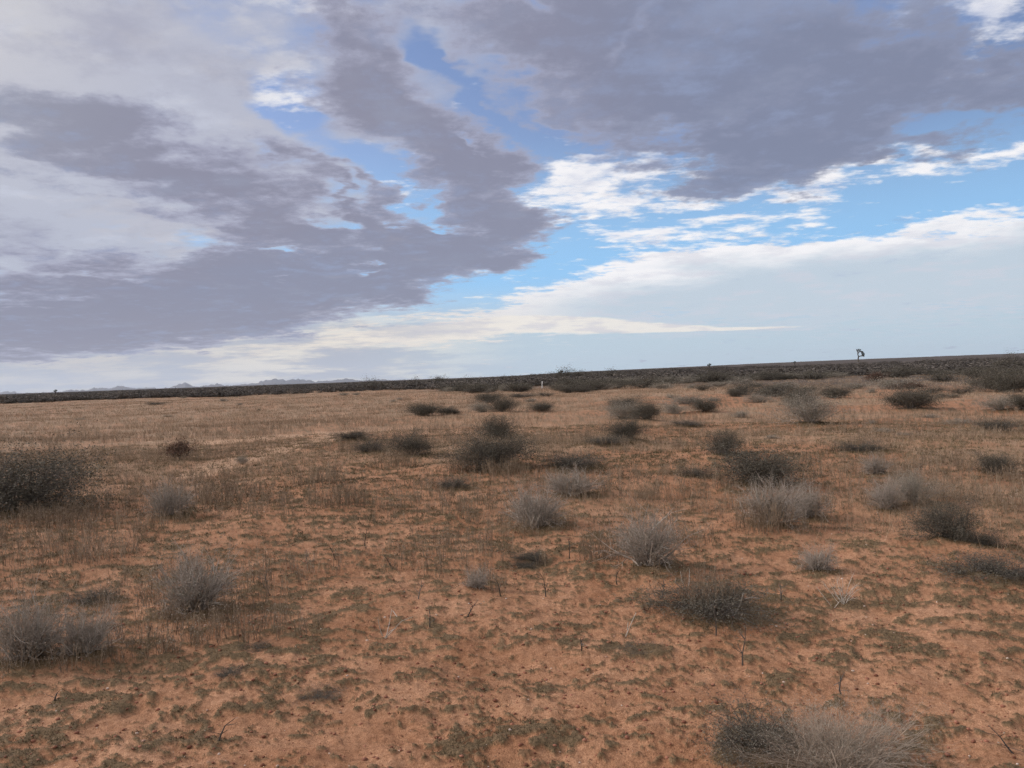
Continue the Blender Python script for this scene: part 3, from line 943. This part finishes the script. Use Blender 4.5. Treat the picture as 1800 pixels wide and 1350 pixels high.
# ================================================================== the far scrub belt
g = np.random.default_rng(5)
LOWK = []       # (mesh parts) lighter versions of the shrubs for far individuals
for i in range(3):
    s, f, b = shrub_proto(900 + i, stems=26, height=0.8, width=1.2, lev=1, nsub=3, r=0.009, ts=0.4, leaf=3500, lsize=0.026, tight=0.045, tmin=0.1 + 0.15 * i)
    LOWK.append(('creosote_bush', [('stem', mk('stem', s, M_dark)), ('foliage', mk('foliage', f, M_olive))], 0.8, 1.2))
for i in range(2):
    s, f, b = shrub_proto(910 + i, stems=26, height=0.6, width=1.0, lev=1, nsub=3, r=0.008, ts=0.4, leaf=3500, lsize=0.022, tight=0.045, tmin=0.0)
    LOWK.append(('grey_green_shrub', [('stem', mk('stem', s, M_twig)), ('foliage', mk('foliage', f, M_greyleaf))], 0.6, 1.0))


def far_plant(k, x, y, w, h, label, group):
    nm, parts, nh, nw = LOWK[k]
    e = bpy.data.objects.new(nm, None); C.objects.link(e)
    e.location = (x, y, float(relief(x, y)) - 0.03); e.rotation_euler = (0, 0, g.uniform(0, 6.28))
    e.scale = (w / nw, w / nw, h / nh); e.empty_display_size = 0.3
    tag(e, label, 'shrub', group)
    for pn, me in parts: link(pn, me, e)
    return e


# skyline bushes one can point at: photo x, foot y, width, height
for (px, py, w, h, k, lab) in [
    (1002, 668, 66, 20, 0, 'tall airy creosote standing above the skyline at centre'),
    (1078, 668, 44, 18, 0, 'creosote on the skyline right of the tall airy one'),
    (655, 686, 46, 20, 0, 'dark creosote at the left end of the skyline bushes'),
    (727, 683, 30, 18, 0, 'dark creosote with a spiky top on the skyline left of centre'),
    (772, 676, 30, 14, 1, 'small creosote right of the spiky topped one'),
    (838, 678, 40, 14, 1, 'broad low creosote between the marker post and the spiky topped one'),
    (905, 674, 38, 12, 1, 'flat topped creosote left of the marker post'),
    (1135, 682, 60, 22, 0, 'wide dark creosote below the skyline right of centre'),
    (1260, 672, 60, 20, 1, 'dark creosote under the small dark yucca'),
    (1430, 668, 50, 16, 1, 'dark creosote left of the tall yucca'),
    (1570, 664, 60, 18, 1, 'wide dark creosote right of the tall yucca'),
    (1772, 650, 46, 26, 0, 'feathery creosote breaking the skyline near the right edge'),
    (1365, 664, 30, 10, 3, 'small grey shrub in the belt left of the tall yucca'),
    (1655, 672, 56, 18, 1, 'dark creosote in the belt left of the large right edge bush'),
    (1715, 664, 60, 20, 1, 'dark creosote just above the large right edge bush'),
]:
    x, y = ground_at(px, py)
    far_plant(k, x, y, w / FPX * y, h / FPX * y, lab, 'creosote bushes of the far scrub belt')

# many more, spread through the belt
def belt_edge(ang): return 180 - 100 * ss(ang, -30, 0) - 30 * ss(ang, 3, 22)


n = 15000
ang = g.uniform(-35, 35, n); u = g.uniform(0, 1, n)
r = belt_edge(ang) * (0.9 + 6.5 * u ** 1.5)
x = r * np.sin(np.radians(ang)); y = r * np.cos(np.radians(ang))
dens = fbm(x, y, 0.035, 3, 55, 0.6); near_k = ss(r / belt_edge(ang), 1.1, 3.2)
keep = dens * 1.5 - 0.25 + 0.16 * near_k + g.uniform(-0.10, 0.10, n) > 0.56
post = ground_at(953, 683)     # open grass in front of the marker post
keep &= ~((np.abs(ang - math.degrees(math.atan2(post[0], post[1]))) < 1.3) & (r < math.hypot(*post) * 1.12))
x, y, r = x[keep], y[keep], r[keep]
order = np.argsort(r); x, y, r = x[order], y[order], r[order]
wsz = g.uniform(0.9, 2.8, len(x)) ** 1.0; hsz = wsz * g.uniform(0.26, 0.45, len(x))
print('belt', len(x))
NB = 235
for i in range(NB):
    k = int(g.choice([0, 1, 2, 3, 4, 3]))
    if k < 3: lab, grp = 'dark creosote bush in the far scrub belt below the horizon', 'creosote bushes scattered through the far scrub belt'
    else: lab, grp = 'low grey shrub among the dark bushes of the far scrub belt', 'grey shrubs scattered through the far scrub belt'
    far_plant(k, x[i], y[i], wsz[i] * (0.8 if k > 2 else 1), hsz[i] * (0.75 if k > 2 else 1), lab, grp)
P3 = [low_proto(920 + i, 260, 0.085, 0.8, 1.2, stems=7, r=0.014) for i in range(3)]
P3 = [(V / np.array([1.2, 1.2, 0.8]), F, T) for V, F, T in P3]
xs, ys = x[NB:], y[NB:]
V, F, T = scatter(P3, xs, ys, relief(xs, ys) - 0.05, wsz[NB:], hsz[NB:], g)
tag(link('scrub', mesh_from('scrub', V, F, M_scrub, {'tint': T})), 'mass of dark desert scrub covering the land up to the horizon', 'scrub', kind='stuff')

# middle distance small shrubs on the right, between the named ones
mid = [(1008, 682, 40, 12), (1060, 684, 44, 10), (1095, 676, 50, 12), (1165, 684, 44, 12), (1190, 672, 40, 10), (1235, 686, 34, 10), (1262, 680, 30, 10), (1300, 676, 46, 12), (1328, 682, 26, 9), (1388, 684, 40, 12),
       (1420, 690, 34, 10), (1500, 684, 36, 12), (1530, 690, 20, 9), (1580, 664, 40, 10), (1640, 690, 44, 10), (1668, 700, 40, 10), (1690, 692, 40, 12), (1212, 684, 24, 9), (1182, 700, 24, 8), (1255, 705, 26, 8), (1530, 745, 22, 8),
       (1680, 745, 40, 10), (1640, 735, 26, 8), (1550, 760, 30, 9), (1590, 765, 26, 7), (1360, 770, 26, 8), (960, 697, 30, 8), (930, 706, 20, 6), (690, 707, 12, 5), (704, 703, 12, 4), (455, 722, 8, 4), (395, 706, 20, 6), (275, 712, 30, 6), (100, 702, 26, 7), (420, 712, 10, 4), (322, 700, 10, 4), (140, 738, 16, 4), (296, 733, 14, 4)]
LM = [(985, 682, 'shrub beside the marker post'), (1425, 748, 'large pale grey green shrub'), (1602, 722, 'broad dark shrub'), (1352, 693, 'twin dark shrubs'), (1238, 726, 'round dark green shrub'), (1100, 722, 'tall grey clump'),
      (1512, 632, 'tall yucca'), (1768, 690, 'large right edge bush'), (885, 726, 'tallest shrub of the far row'), (742, 733, 'leftmost mound shrub of the far row'), (319, 808, 'lone rust brown bush'), (1275, 803, 'feathery dark bush'),
      (1465, 700, 'dark shrub above the large pale one'), (655, 686, 'leftmost skyline creosote'), (1135, 682, 'wide dark skyline creosote'), (1745, 762, 'dark brush strip'), (952, 725, 'right end of the far row')]
used_l = set()
for (px, py, w, h) in mid:
    x_, y_ = ground_at(px, py)
    k = int(g.choice([1, 3, 4]))
    tone = 'dark' if k == 1 else 'grey'
    lab = None
    for (lx, ly, nm) in sorted(LM, key=lambda q_: math.hypot(q_[0] - px, (q_[1] - py) * 2.5)):
        dx, dy = px - lx, (py - ly) * 2.5
        rel = ('right of' if dx > 0 else 'left of') if abs(dx) > abs(dy) else ('in front of' if dy > 0 else 'behind')
        if math.hypot(dx, dy) > 120: rel = 'well ' + rel if 'of' in rel and 'front' not in rel else 'some way ' + rel
        lab = 'small %s shrub on grass %s the %s' % (tone, rel, nm)
        if lab not in used_l: break
    used_l.add(lab)
    far_plant(k, x_, y_, w / FPX * y_, h / FPX * y_, lab, 'small shrubs dotted over the middle distance')

# ================================================================== yuccas
def yucca(px, py, hpx, arms, label, gseed, lean=0.0, scale_head=1.0):
    """a branching tree yucca: trunk with limbs, and a crown of spiky leaf heads"""
    x_, y_ = ground_at(px, py)
    H = hpx / FPX * y_
    gg = np.random.default_rng(gseed)
    segs = []; heads = []
    for (pts, r0, r1) in arms:     # points in fractions of the height, in the plane across the view
        P = [np.array([a * H, gg.normal() * 0.04 * H, b * H]) for a, b in pts]
        if pts[0] == (0, 0): P[0] = np.zeros(3)
        for k in range(len(P) - 1):
            ra = (r0 + (r1 - r0) * k / (len(P) - 1)) * H; rb = (r0 + (r1 - r0) * (k + 1) / (len(P) - 1)) * H
            segs.append((*P[k], ra, *P[k + 1], rb, gg.uniform()))
        if pts[0] != (0, 0):
            for f_ in (0.55, 0.8, 1.0):
                heads.append((P[-2] + (P[-1] - P[-2]) * f_, unit(P[-1] - P[-2])))
    e = bpy.data.objects.new('yucca_tree', None); C.objects.link(e)
    e.location = (x_, y_, float(relief(x_, y_)) - 0.05)
    tag(e, label, 'tree', 'branching yuccas on the skyline')
    tr_ = tubes(segs, 7)
    link('trunk', mk('trunk', tr_, M_bark), e)
    LV, LF, LT = [], [], []; off = 0
    for c_, d_ in heads:
        nL = 90
        dirs = gg.normal(size=(nL, 3)) + d_ * 0.9; dirs /= np.linalg.norm(dirs, axis=1, keepdims=True)
        side = np.cross(dirs, gg.normal(size=(nL, 3))); side /= np.linalg.norm(side, axis=1, keepdims=True)
        L_ = 0.085 * H * scale_head * gg.uniform(0.7, 1.1, nL)[:, None]; w_ = 0.008 * H * scale_head
        V = np.stack([c_ + dirs * 0.01 * H - side * w_, c_ + dirs * 0.01 * H + side * w_, c_ + dirs * L_], 1).reshape(-1, 3)
        LV.append(V); LF.append((np.arange(nL) * 3)[:, None] + np.array([[0, 1, 2]]) + off); off += len(V)
        LT.append(np.repeat(gg.uniform(0, 1, nL), 3))
    link('crown', mesh_from('crown', np.vstack(LV), np.vstack(LF), M_yucca, {'tint': np.concatenate(LT)}), e)


yucca(1509, 636, 22, [([(0, 0), (0.0, 0.25), (0.03, 0.45)], 0.055, 0.045),
                      ([(0.02, 0.40), (-0.04, 0.62), (-0.02, 0.80), (-0.09, 0.96)], 0.042, 0.030),
                      ([(-0.03, 0.66), (0.10, 0.82), (0.16, 0.95)], 0.034, 0.028), ([(0.10, 0.82), (0.28, 0.84), (0.34, 0.78)], 0.03, 0.028),
                      ([(0.14, 0.84), (0.30, 0.76), (0.40, 0.66)], 0.03, 0.028), ([(0.26, 0.80), (0.28, 0.66), (0.34, 0.60)], 0.03, 0.026),
                      ([(0.03, 0.42), (0.20, 0.46), (0.36, 0.50), (0.47, 0.56)], 0.042, 0.028), ([(0.20, 0.46), (0.33, 0.47), (0.42, 0.46)], 0.034, 0.026),
                      ([(-0.02, 0.80), (0.02, 0.90), (0.04, 0.98)], 0.03, 0.026)],
      'tall branching yucca tree alone on the skyline, its arms leaning right', 1)
small = [([(0, 0), (0.0, 0.3), (0.0, 0.5)], 0.10, 0.08), ([(0.0, 0.5), (0.10, 0.7), (0.22, 0.85)], 0.07, 0.05), ([(0.0, 0.5), (-0.12, 0.62), (-0.25, 0.74)], 0.07, 0.05), ([(0, 0.5), (0.02, 0.75), (0.0, 0.92)], 0.07, 0.05)]
yucca(1247, 649, 10, small, 'small dark yucca on the skyline right of centre', 2, scale_head=2.2)
yucca(1397, 642, 7, small, 'tiny yucca on the skyline left of the tall one', 3, scale_head=2.2)
yucca(986, 663, 12, small, 'small dark yucca beside the tall airy creosote at centre', 4, scale_head=2.2)
yucca(98, 694, 9, small, 'small spiky yucca on the far left skyline', 5, scale_head=2.2)
yucca(607, 680, 8, small, 'small yucca in front of the mountains left of centre', 6, scale_head=2.2)

# ================================================================== marker post
px_, py_ = ground_at(953, 683)
Hp = 13 / FPX * py_
b_ = 0.05
pv = []
for z_, s_ in ((-0.2, 1), (Hp - 0.04, 1), (Hp, 0.72)):
    for cx_, cy_ in ((-1, -1), (1, -1), (1, 1), (-1, 1)): pv.append((cx_ * b_ * s_, cy_ * b_ * s_, z_))
pf = [(0, 1, 5, 4), (1, 2, 6, 5), (2, 3, 7, 6), (3, 0, 4, 7), (4, 5, 9, 8), (5, 6, 10, 9), (6, 7, 11, 10), (7, 4, 8, 11), (8, 9, 10, 11)]
po = link('marker_post', mesh_from('marker_post', np.array(pv), np.array(pf), M_post, {'tint': g.uniform(0, 1, 12)}))
po.location = (px_, py_, float(relief(px_, py_))); po.rotation_euler = (0.03, 0.04, 0.4)
tag(po, 'short white marker post standing in the grass at the edge of the scrub', 'post')

# ================================================================== low mat of dry leaves on the sand
g = np.random.default_rng(11)
def fan(n, r0, r1, spread, g, power=1.0):
    r_ = r0 + (r1 - r0) * g.uniform(0, 1, n) ** power
    a_ = np.radians(g.uniform(-spread, spread, n))
    return r_ * np.sin(a_), r_ * np.cos(a_), r_


def blades(xs, ys, zs, L, w, g, flat=0.6, bend=0.4):
    n = len(xs)
    a = g.uniform(0, 6.28, n); up = g.uniform(1 - flat, 1.0, n)
    d = np.stack([np.cos(a) * (1 - up * 0.7), np.sin(a) * (1 - up * 0.7), up], 1); d /= np.linalg.norm(d, axis=1, keepdims=True)
    b = g.uniform(0, 6.28, n); s = np.stack([np.cos(b), np.sin(b), np.zeros(n)], 1)
    P = np.stack([xs, ys, zs], 1)
    V = np.stack([P - s * w[:, None], P + s * w[:, None], P + d * L[:, None]], 1).reshape(-1, 3)
    F = (np.arange(n) * 3)[:, None] + np.array([[0, 1, 2]])
    return V, F, np.repeat(g.uniform(0, 1, n), 3)


print('mats...')
xs, ys, rs_ = fan(1700000, 2.0, 26, 38, g, 1.0)
x2, y2, r2 = fan(700000, 1.0, 14, 75, g, 1.0)
k = np.degrees(np.abs(np.arctan2(x2, y2))) > 38
xs, ys, rs_ = np.concatenate([xs, x2[k]]), np.concatenate([ys, y2[k]]), np.concatenate([rs_, r2[k]])
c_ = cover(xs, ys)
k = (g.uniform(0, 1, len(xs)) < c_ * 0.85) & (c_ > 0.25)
xs, ys, rs_, c_ = xs[k], ys[k], rs_[k], c_[k]
sc_ = np.clip(rs_ / 7, 0.8, 2.2)
V, F, T = blades(xs, ys, V_REL(xs, ys) - 0.004, g.uniform(0.010, 0.030, len(xs)) * sc_, g.uniform(0.0012, 0.003, len(xs)) * sc_, g, flat=0.75)
big = np.repeat(fbm(xs, ys, 1.2, 2, 88), 3)
T = np.clip(T * 0.7 + (big - 0.35) * 0.9, 0, 1)
tag(link('mat_foliage', mesh_from('mat_foliage', V, F, M_mat, {'tint': T})), 'low olive brown mats of dry leaves lying over the orange sand', 'ground cover', kind='stuff')

# ================================================================== thin dry grass of the plain
print('grass...')
xs, ys, rs_ = fan(1400000, 7, 170, 44, g, 1.8)
gr_ = grassy(xs, ys)
tuft = fbm(xs, ys, 1.4, 3, 35, 0.65)
k = g.uniform(0, 1, len(xs)) < gr_ * ss(tuft, 0.36, 0.62)
xs, ys, rs_ = xs[k], ys[k], rs_[k]
wd = np.clip(rs_ / 12, 1, 8)
V, F, T = blades(xs, ys, relief(xs, ys) - 0.01, g.uniform(0.06, 0.27, len(xs)) * np.clip(1.0 - rs_ / 500, 0.6, 1), g.uniform(0.0012, 0.0024, len(xs)) * wd, g, flat=0.3)
big = np.repeat(fbm(xs, ys, 0.12, 3, 38), 3)
T = np.clip(T * 0.7 + (big - 0.35) * 0.8, 0, 1)
tag(link('dry_grass', mesh_from('dry_grass', V, F, M_straw, {'tint': T})), 'thin pinkish tan dry grass standing over the open plain', 'grass', kind='stuff')

# thin single weed stalks among the near shrubs
g = np.random.default_rng(21)
WV = [weeds_proto(740 + i, 5, 0.05, 0.26, 0.0024, lean=0.10) for i in range(5)]
xs, ys, rs_ = fan(11000, 5.5, 34, 35, g, 1.3)
wden = fbm(xs, ys, 0.35, 3, 77)
ang = np.degrees(np.arctan2(xs, ys))
k = (wden + g.uniform(-0.08, 0.08, len(xs)) + 0.05 * ss(rs_, 7, 11) > 0.54)
xs, ys, rs_ = xs[k], ys[k], rs_[k]
sz = g.uniform(0.5, 1.15, len(xs)) * (0.8 + 0.2 * ss(rs_, 6, 12))
st = [w_[0] for w_ in WV]; sd2 = [w_[1] for w_ in WV]
gA = np.random.default_rng(1); V, F, T = scatter(st, xs, ys, relief(xs, ys) - 0.01, sz, sz, gA)
gA = np.random.default_rng(1); V2, F2, T2 = scatter(sd2, xs, ys, relief(xs, ys) - 0.01, sz, sz, gA)
me = mesh_from('weeds', np.vstack([V, V2]), np.vstack([F, F2 + len(V)]), M_stalk, {'tint': np.concatenate([T, T2])})
me.materials.append(M_seed)
mi = np.zeros(len(F) + len(F2), np.int32); mi[len(F):] = 1
me.polygons.foreach_set('material_index', mi)
tag(link('weeds', me), 'thin brown weed stalks scattered between the shrubs', 'weeds', kind='stuff')

# ================================================================== single tall stalks in the foreground
g = np.random.default_rng(31)
SV = []
for i in range(4):
    s_, f_ = weeds_proto(760 + i, 1, 0.0, 0.34, 0.0042, lean=0.06)
    SV.append([('stem', mk('stem', s_, M_dark)), ('foliage', mk('foliage', f_, M_seed))])  # foliage here means the stalk's seed heads
STK = [(1305, 1170, 95, 'tall thin stalk in front of the sprawling dark shrub, right one'), (1258, 1120, 70, 'tall thin stalk in front of the sprawling dark shrub, left one'), (1022, 1145, 52, 'thin reddish stalk on the bare sand below the centre'),
       (384, 1308, 54, 'short thick stalk on the sand near the bottom left'), (1372, 1058, 50, 'dark stalk between the sprawling shrub and the straw plant'), (475, 1045, 60, 'lone stalk right of the wiry grey shrub'),
       (690, 1000, 40, 'thin stalk left of the little grey tuft'), (960, 1050, 60, 'stalk right of the little grey tuft'), (735, 1055, 46, 'stalk below the little grey tuft, leftmost'), (755, 1105, 46, 'stalk beside the dark mats under the centre'),
       (820, 1085, 40, 'stalk just under the little grey tuft'), (880, 1050, 48, 'stalk standing right against the little grey tuft'), (1165, 1050, 44, 'stalk between the wiry shrub and the sprawling one'), (1085, 1030, 44, 'stalk at the left foot of the large wiry shrub'),
       (590, 985, 46, 'stalk on the sand left of the centre'), (640, 960, 40, 'stalk on the sand behind the one left of centre'), (540, 1000, 46, 'leftmost of the three stalks left of centre'), (1480, 1225, 60, 'stalk on the sand above the bottom edge shrub'),
       (1785, 1330, 60, 'dark stalk in the lower right corner'), (95, 1235, 30, 'short twig stalk on the sand at the lower left'), (262, 1120, 34, 'short stalk between the grey pair and the lone wiry shrub'), (1000, 980, 46, 'stalk behind the bare sand right of the centre'),
       (1210, 935, 40, 'stalk between the pale shrub and the silvery shrub'), (1180, 925, 40, 'stalk left of the silvery shrub on open sand')]
for i, (px, py, h, lab) in enumerate(STK):
    x_, y_ = ground_at(px, py)
    e = bpy.data.objects.new('weed_stalk', None); C.objects.link(e)
    e.location = (x_, y_, float(V_REL(np.array(x_), np.array(y_))) - 0.012)
    s_ = h / FPX * y_ / 0.3
    e.scale = (1.5, 1.5, s_); e.rotation_euler = (g.normal() * 0.08, g.normal() * 0.08, g.uniform(0, 6.28))
    tag(e, lab, 'weed stalk', 'single dry stalks in the foreground')
    for nm, me in SV[i % 4]: link(nm, me, e)

# bleached fallen branches
def dead_branch(px, py, pts, label, r=0.004, sub=2, seed=0):
    x_, y_ = ground_at(px, py)
    gg = np.random.default_rng(seed); k = y_ / FPX
    segs = []
    for pl in pts:
        dep = gg.uniform(-0.5, 0.5)
        P = [np.array([(a - px) * k, dep * (py - b) * k + 0.01 * gg.normal(), (py - b) * k * 0.97 + 0.006]) for a, b in pl]
        for i in range(len(P) - 1):
            segs.append((*P[i], 0.7 * r * (1 - 0.6 * i / len(P)), *P[i + 1], 0.7 * r * (1 - 0.6 * (i + 1) / len(P)), gg.uniform()))
    o = link('dead_branch', mk('dead_branch', tubes(segs, 5), M_pale))
    o.location = (x_, y_, float(relief(x_, y_)))
    tag(o, label, 'dead branch', 'bleached dead branches')


dead_branch(678, 1124, [[(672, 1120), (668, 1105), (666, 1086)], [(678, 1124), (684, 1100), (688, 1076)], [(678, 1124), (694, 1106), (708, 1092), (728, 1084)], [(698, 1087), (690, 1078)], [(676, 1122), (686, 1112), (696, 1108)]], 'fan of bleached curved twigs on a dark mat left of the centre', 0.0045, seed=1)
dead_branch(1100, 1120, [[(1100, 1120), (1108, 1098), (1117, 1072)], [(1103, 1108), (1104, 1092)]], 'pale straight twig poking up from a mat right of the centre', 0.005, seed=2)
dead_branch(1208, 1040, [[(1214, 1040), (1198, 1034), (1187, 1022), (1186, 1012)], [(1206, 1038), (1200, 1022), (1199, 1006)], [(1210, 1038), (1214, 1020), (1215, 1002)], [(1196, 1032), (1190, 1026), (1184, 1020)]], 'cluster of white upright twigs between the wiry shrub and the sprawling one', 0.006, seed=3)
dead_branch(1240, 1084, [[(1238, 1084), (1246, 1062), (1256, 1042)], [(1240, 1078), (1254, 1064), (1262, 1058), (1276, 1058), (1284, 1070), (1290, 1082)], [(1290, 1086), (1300, 1062), (1304, 1040)], [(1310, 1054), (1324, 1053), (1336, 1056)]], 'crooked bleached branches in front of the sprawling dark shrub', 0.007, seed=4)
dead_branch(1460, 1068, [[(1460, 1066), (1450, 1050), (1440, 1034)], [(1466, 1070), (1476, 1060), (1490, 1057)]], 'pale curved stalks of the straw coloured plant, fallen to its left', 0.0035, seed=5)
dead_branch(1336, 848, [[(1334, 848), (1326, 840), (1320, 832)], [(1334, 848), (1330, 836), (1331, 830)], [(1336, 848), (1328, 846)]], 'small bleached branch in front of the wide dark shrub', 0.006, seed=6)
dead_branch(940, 934, [[(936, 934), (934, 916), (926, 900)], [(936, 930), (946, 912), (950, 902)], [(935, 918), (940, 906)]], 'white forked branch at the front of the white stemmed shrub', 0.006, seed=7)
dead_branch(1345, 1283, [[(1350, 1290), (1338, 1276), (1334, 1258)], [(1338, 1278), (1328, 1272), (1320, 1262)], [(1350, 1290), (1366, 1294), (1372, 1302)]], 'pale forked twig on the dark brush by the bottom edge shrub', 0.004, seed=8)

# ================================================================== pebbles and clods
g = np.random.default_rng(41)
def stones(n, r0, r1, smin, smax, g, cut=None):
    xs, ys, rr = fan(n, r0, r1, 36, g, 1.3)
    ico = []
    t_ = (1 + 5 ** .5) / 2
    B = np.array([(-1, t_, 0), (1, t_, 0), (-1, -t_, 0), (1, -t_, 0), (0, -1, t_), (0, 1, t_), (0, -1, -t_), (0, 1, -t_), (t_, 0, -1), (t_, 0, 1), (-t_, 0, -1), (-t_, 0, 1)]) / 1.9
    Fi = np.array([(0, 11, 5), (0, 5, 1), (0, 1, 7), (0, 7, 10), (0, 10, 11), (1, 5, 9), (5, 11, 4), (11, 10, 2), (10, 7, 6), (7, 1, 8), (3, 9, 4), (3, 4, 2), (3, 2, 6), (3, 6, 8), (3, 8, 9), (4, 9, 5), (2, 4, 11), (6, 2, 10), (8, 6, 7), (9, 8, 1)])
    s = smin + (smax - smin) * g.uniform(0, 1, n) ** 4
    V = B[None] * s[:, None, None] * g.uniform(0.7, 1.3, (n, 12, 1)) * np.array([1, 1, 0.6])
    V = V + np.stack([xs, ys, V_REL(xs, ys) + 0.15 * s], 1)[:, None, :]
    F = (Fi[None] + (np.arange(n) * 12)[:, None, None]).reshape(-1, 3)
    return V.reshape(-1, 3), F, np.repeat(g.uniform(0, 1, n) ** 0.8, 12)


V, F, T = stones(3000, 2.8, 16, 0.0015, 0.010, g)
tag(link('pebbles', mesh_from('pebbles', V, F, M_stone, {'tint': T})), 'small pale pebbles sprinkled over the orange sand', 'pebbles', kind='stuff')
V, F, T = stones(9000, 2.8, 14, 0.003, 0.014, g)
tag(link('soil_crumbs', mesh_from('soil_crumbs', V, F, M_clod, {'tint': T})), 'dark red crumbs of soil strewn over the sand', 'soil crumbs', kind='stuff')

# ================================================================== air
hm = bpy.data.materials.new('thin_haze'); hm.use_nodes = True
ht = hm.node_tree; ht.nodes.clear()
ho = ht.nodes.new('ShaderNodeOutputMaterial'); hv = ht.nodes.new('ShaderNodeVolumePrincipled')
hv.inputs['Density'].default_value = HAZE
hv.inputs['Color'].default_value = (0.84, 0.92, 1.0, 1)
hv.inputs['Anisotropy'].default_value = 0.2
ht.links.new(hv.outputs[0], ho.inputs['Volume'])
hx, hy0, hy1, hz0, hz1 = 14000, -2000, 18500, -30, 330
hV = np.array([(-hx, hy0, hz0), (hx, hy0, hz0), (hx, hy1, hz0), (-hx, hy1, hz0), (-hx, hy0, hz1), (hx, hy0, hz1), (hx, hy1, hz1), (-hx, hy1, hz1)], float)
hF = np.array([(3, 2, 1, 0), (4, 5, 6, 7), (0, 1, 5, 4), (1, 2, 6, 5), (2, 3, 7, 6), (3, 0, 4, 7)])
hme = mesh_from('haze', hV, hF, hm)
if HAZE > 0:
    tag(link('haze', hme), 'thin dry haze that pales the far hills', 'haze', kind='stuff')
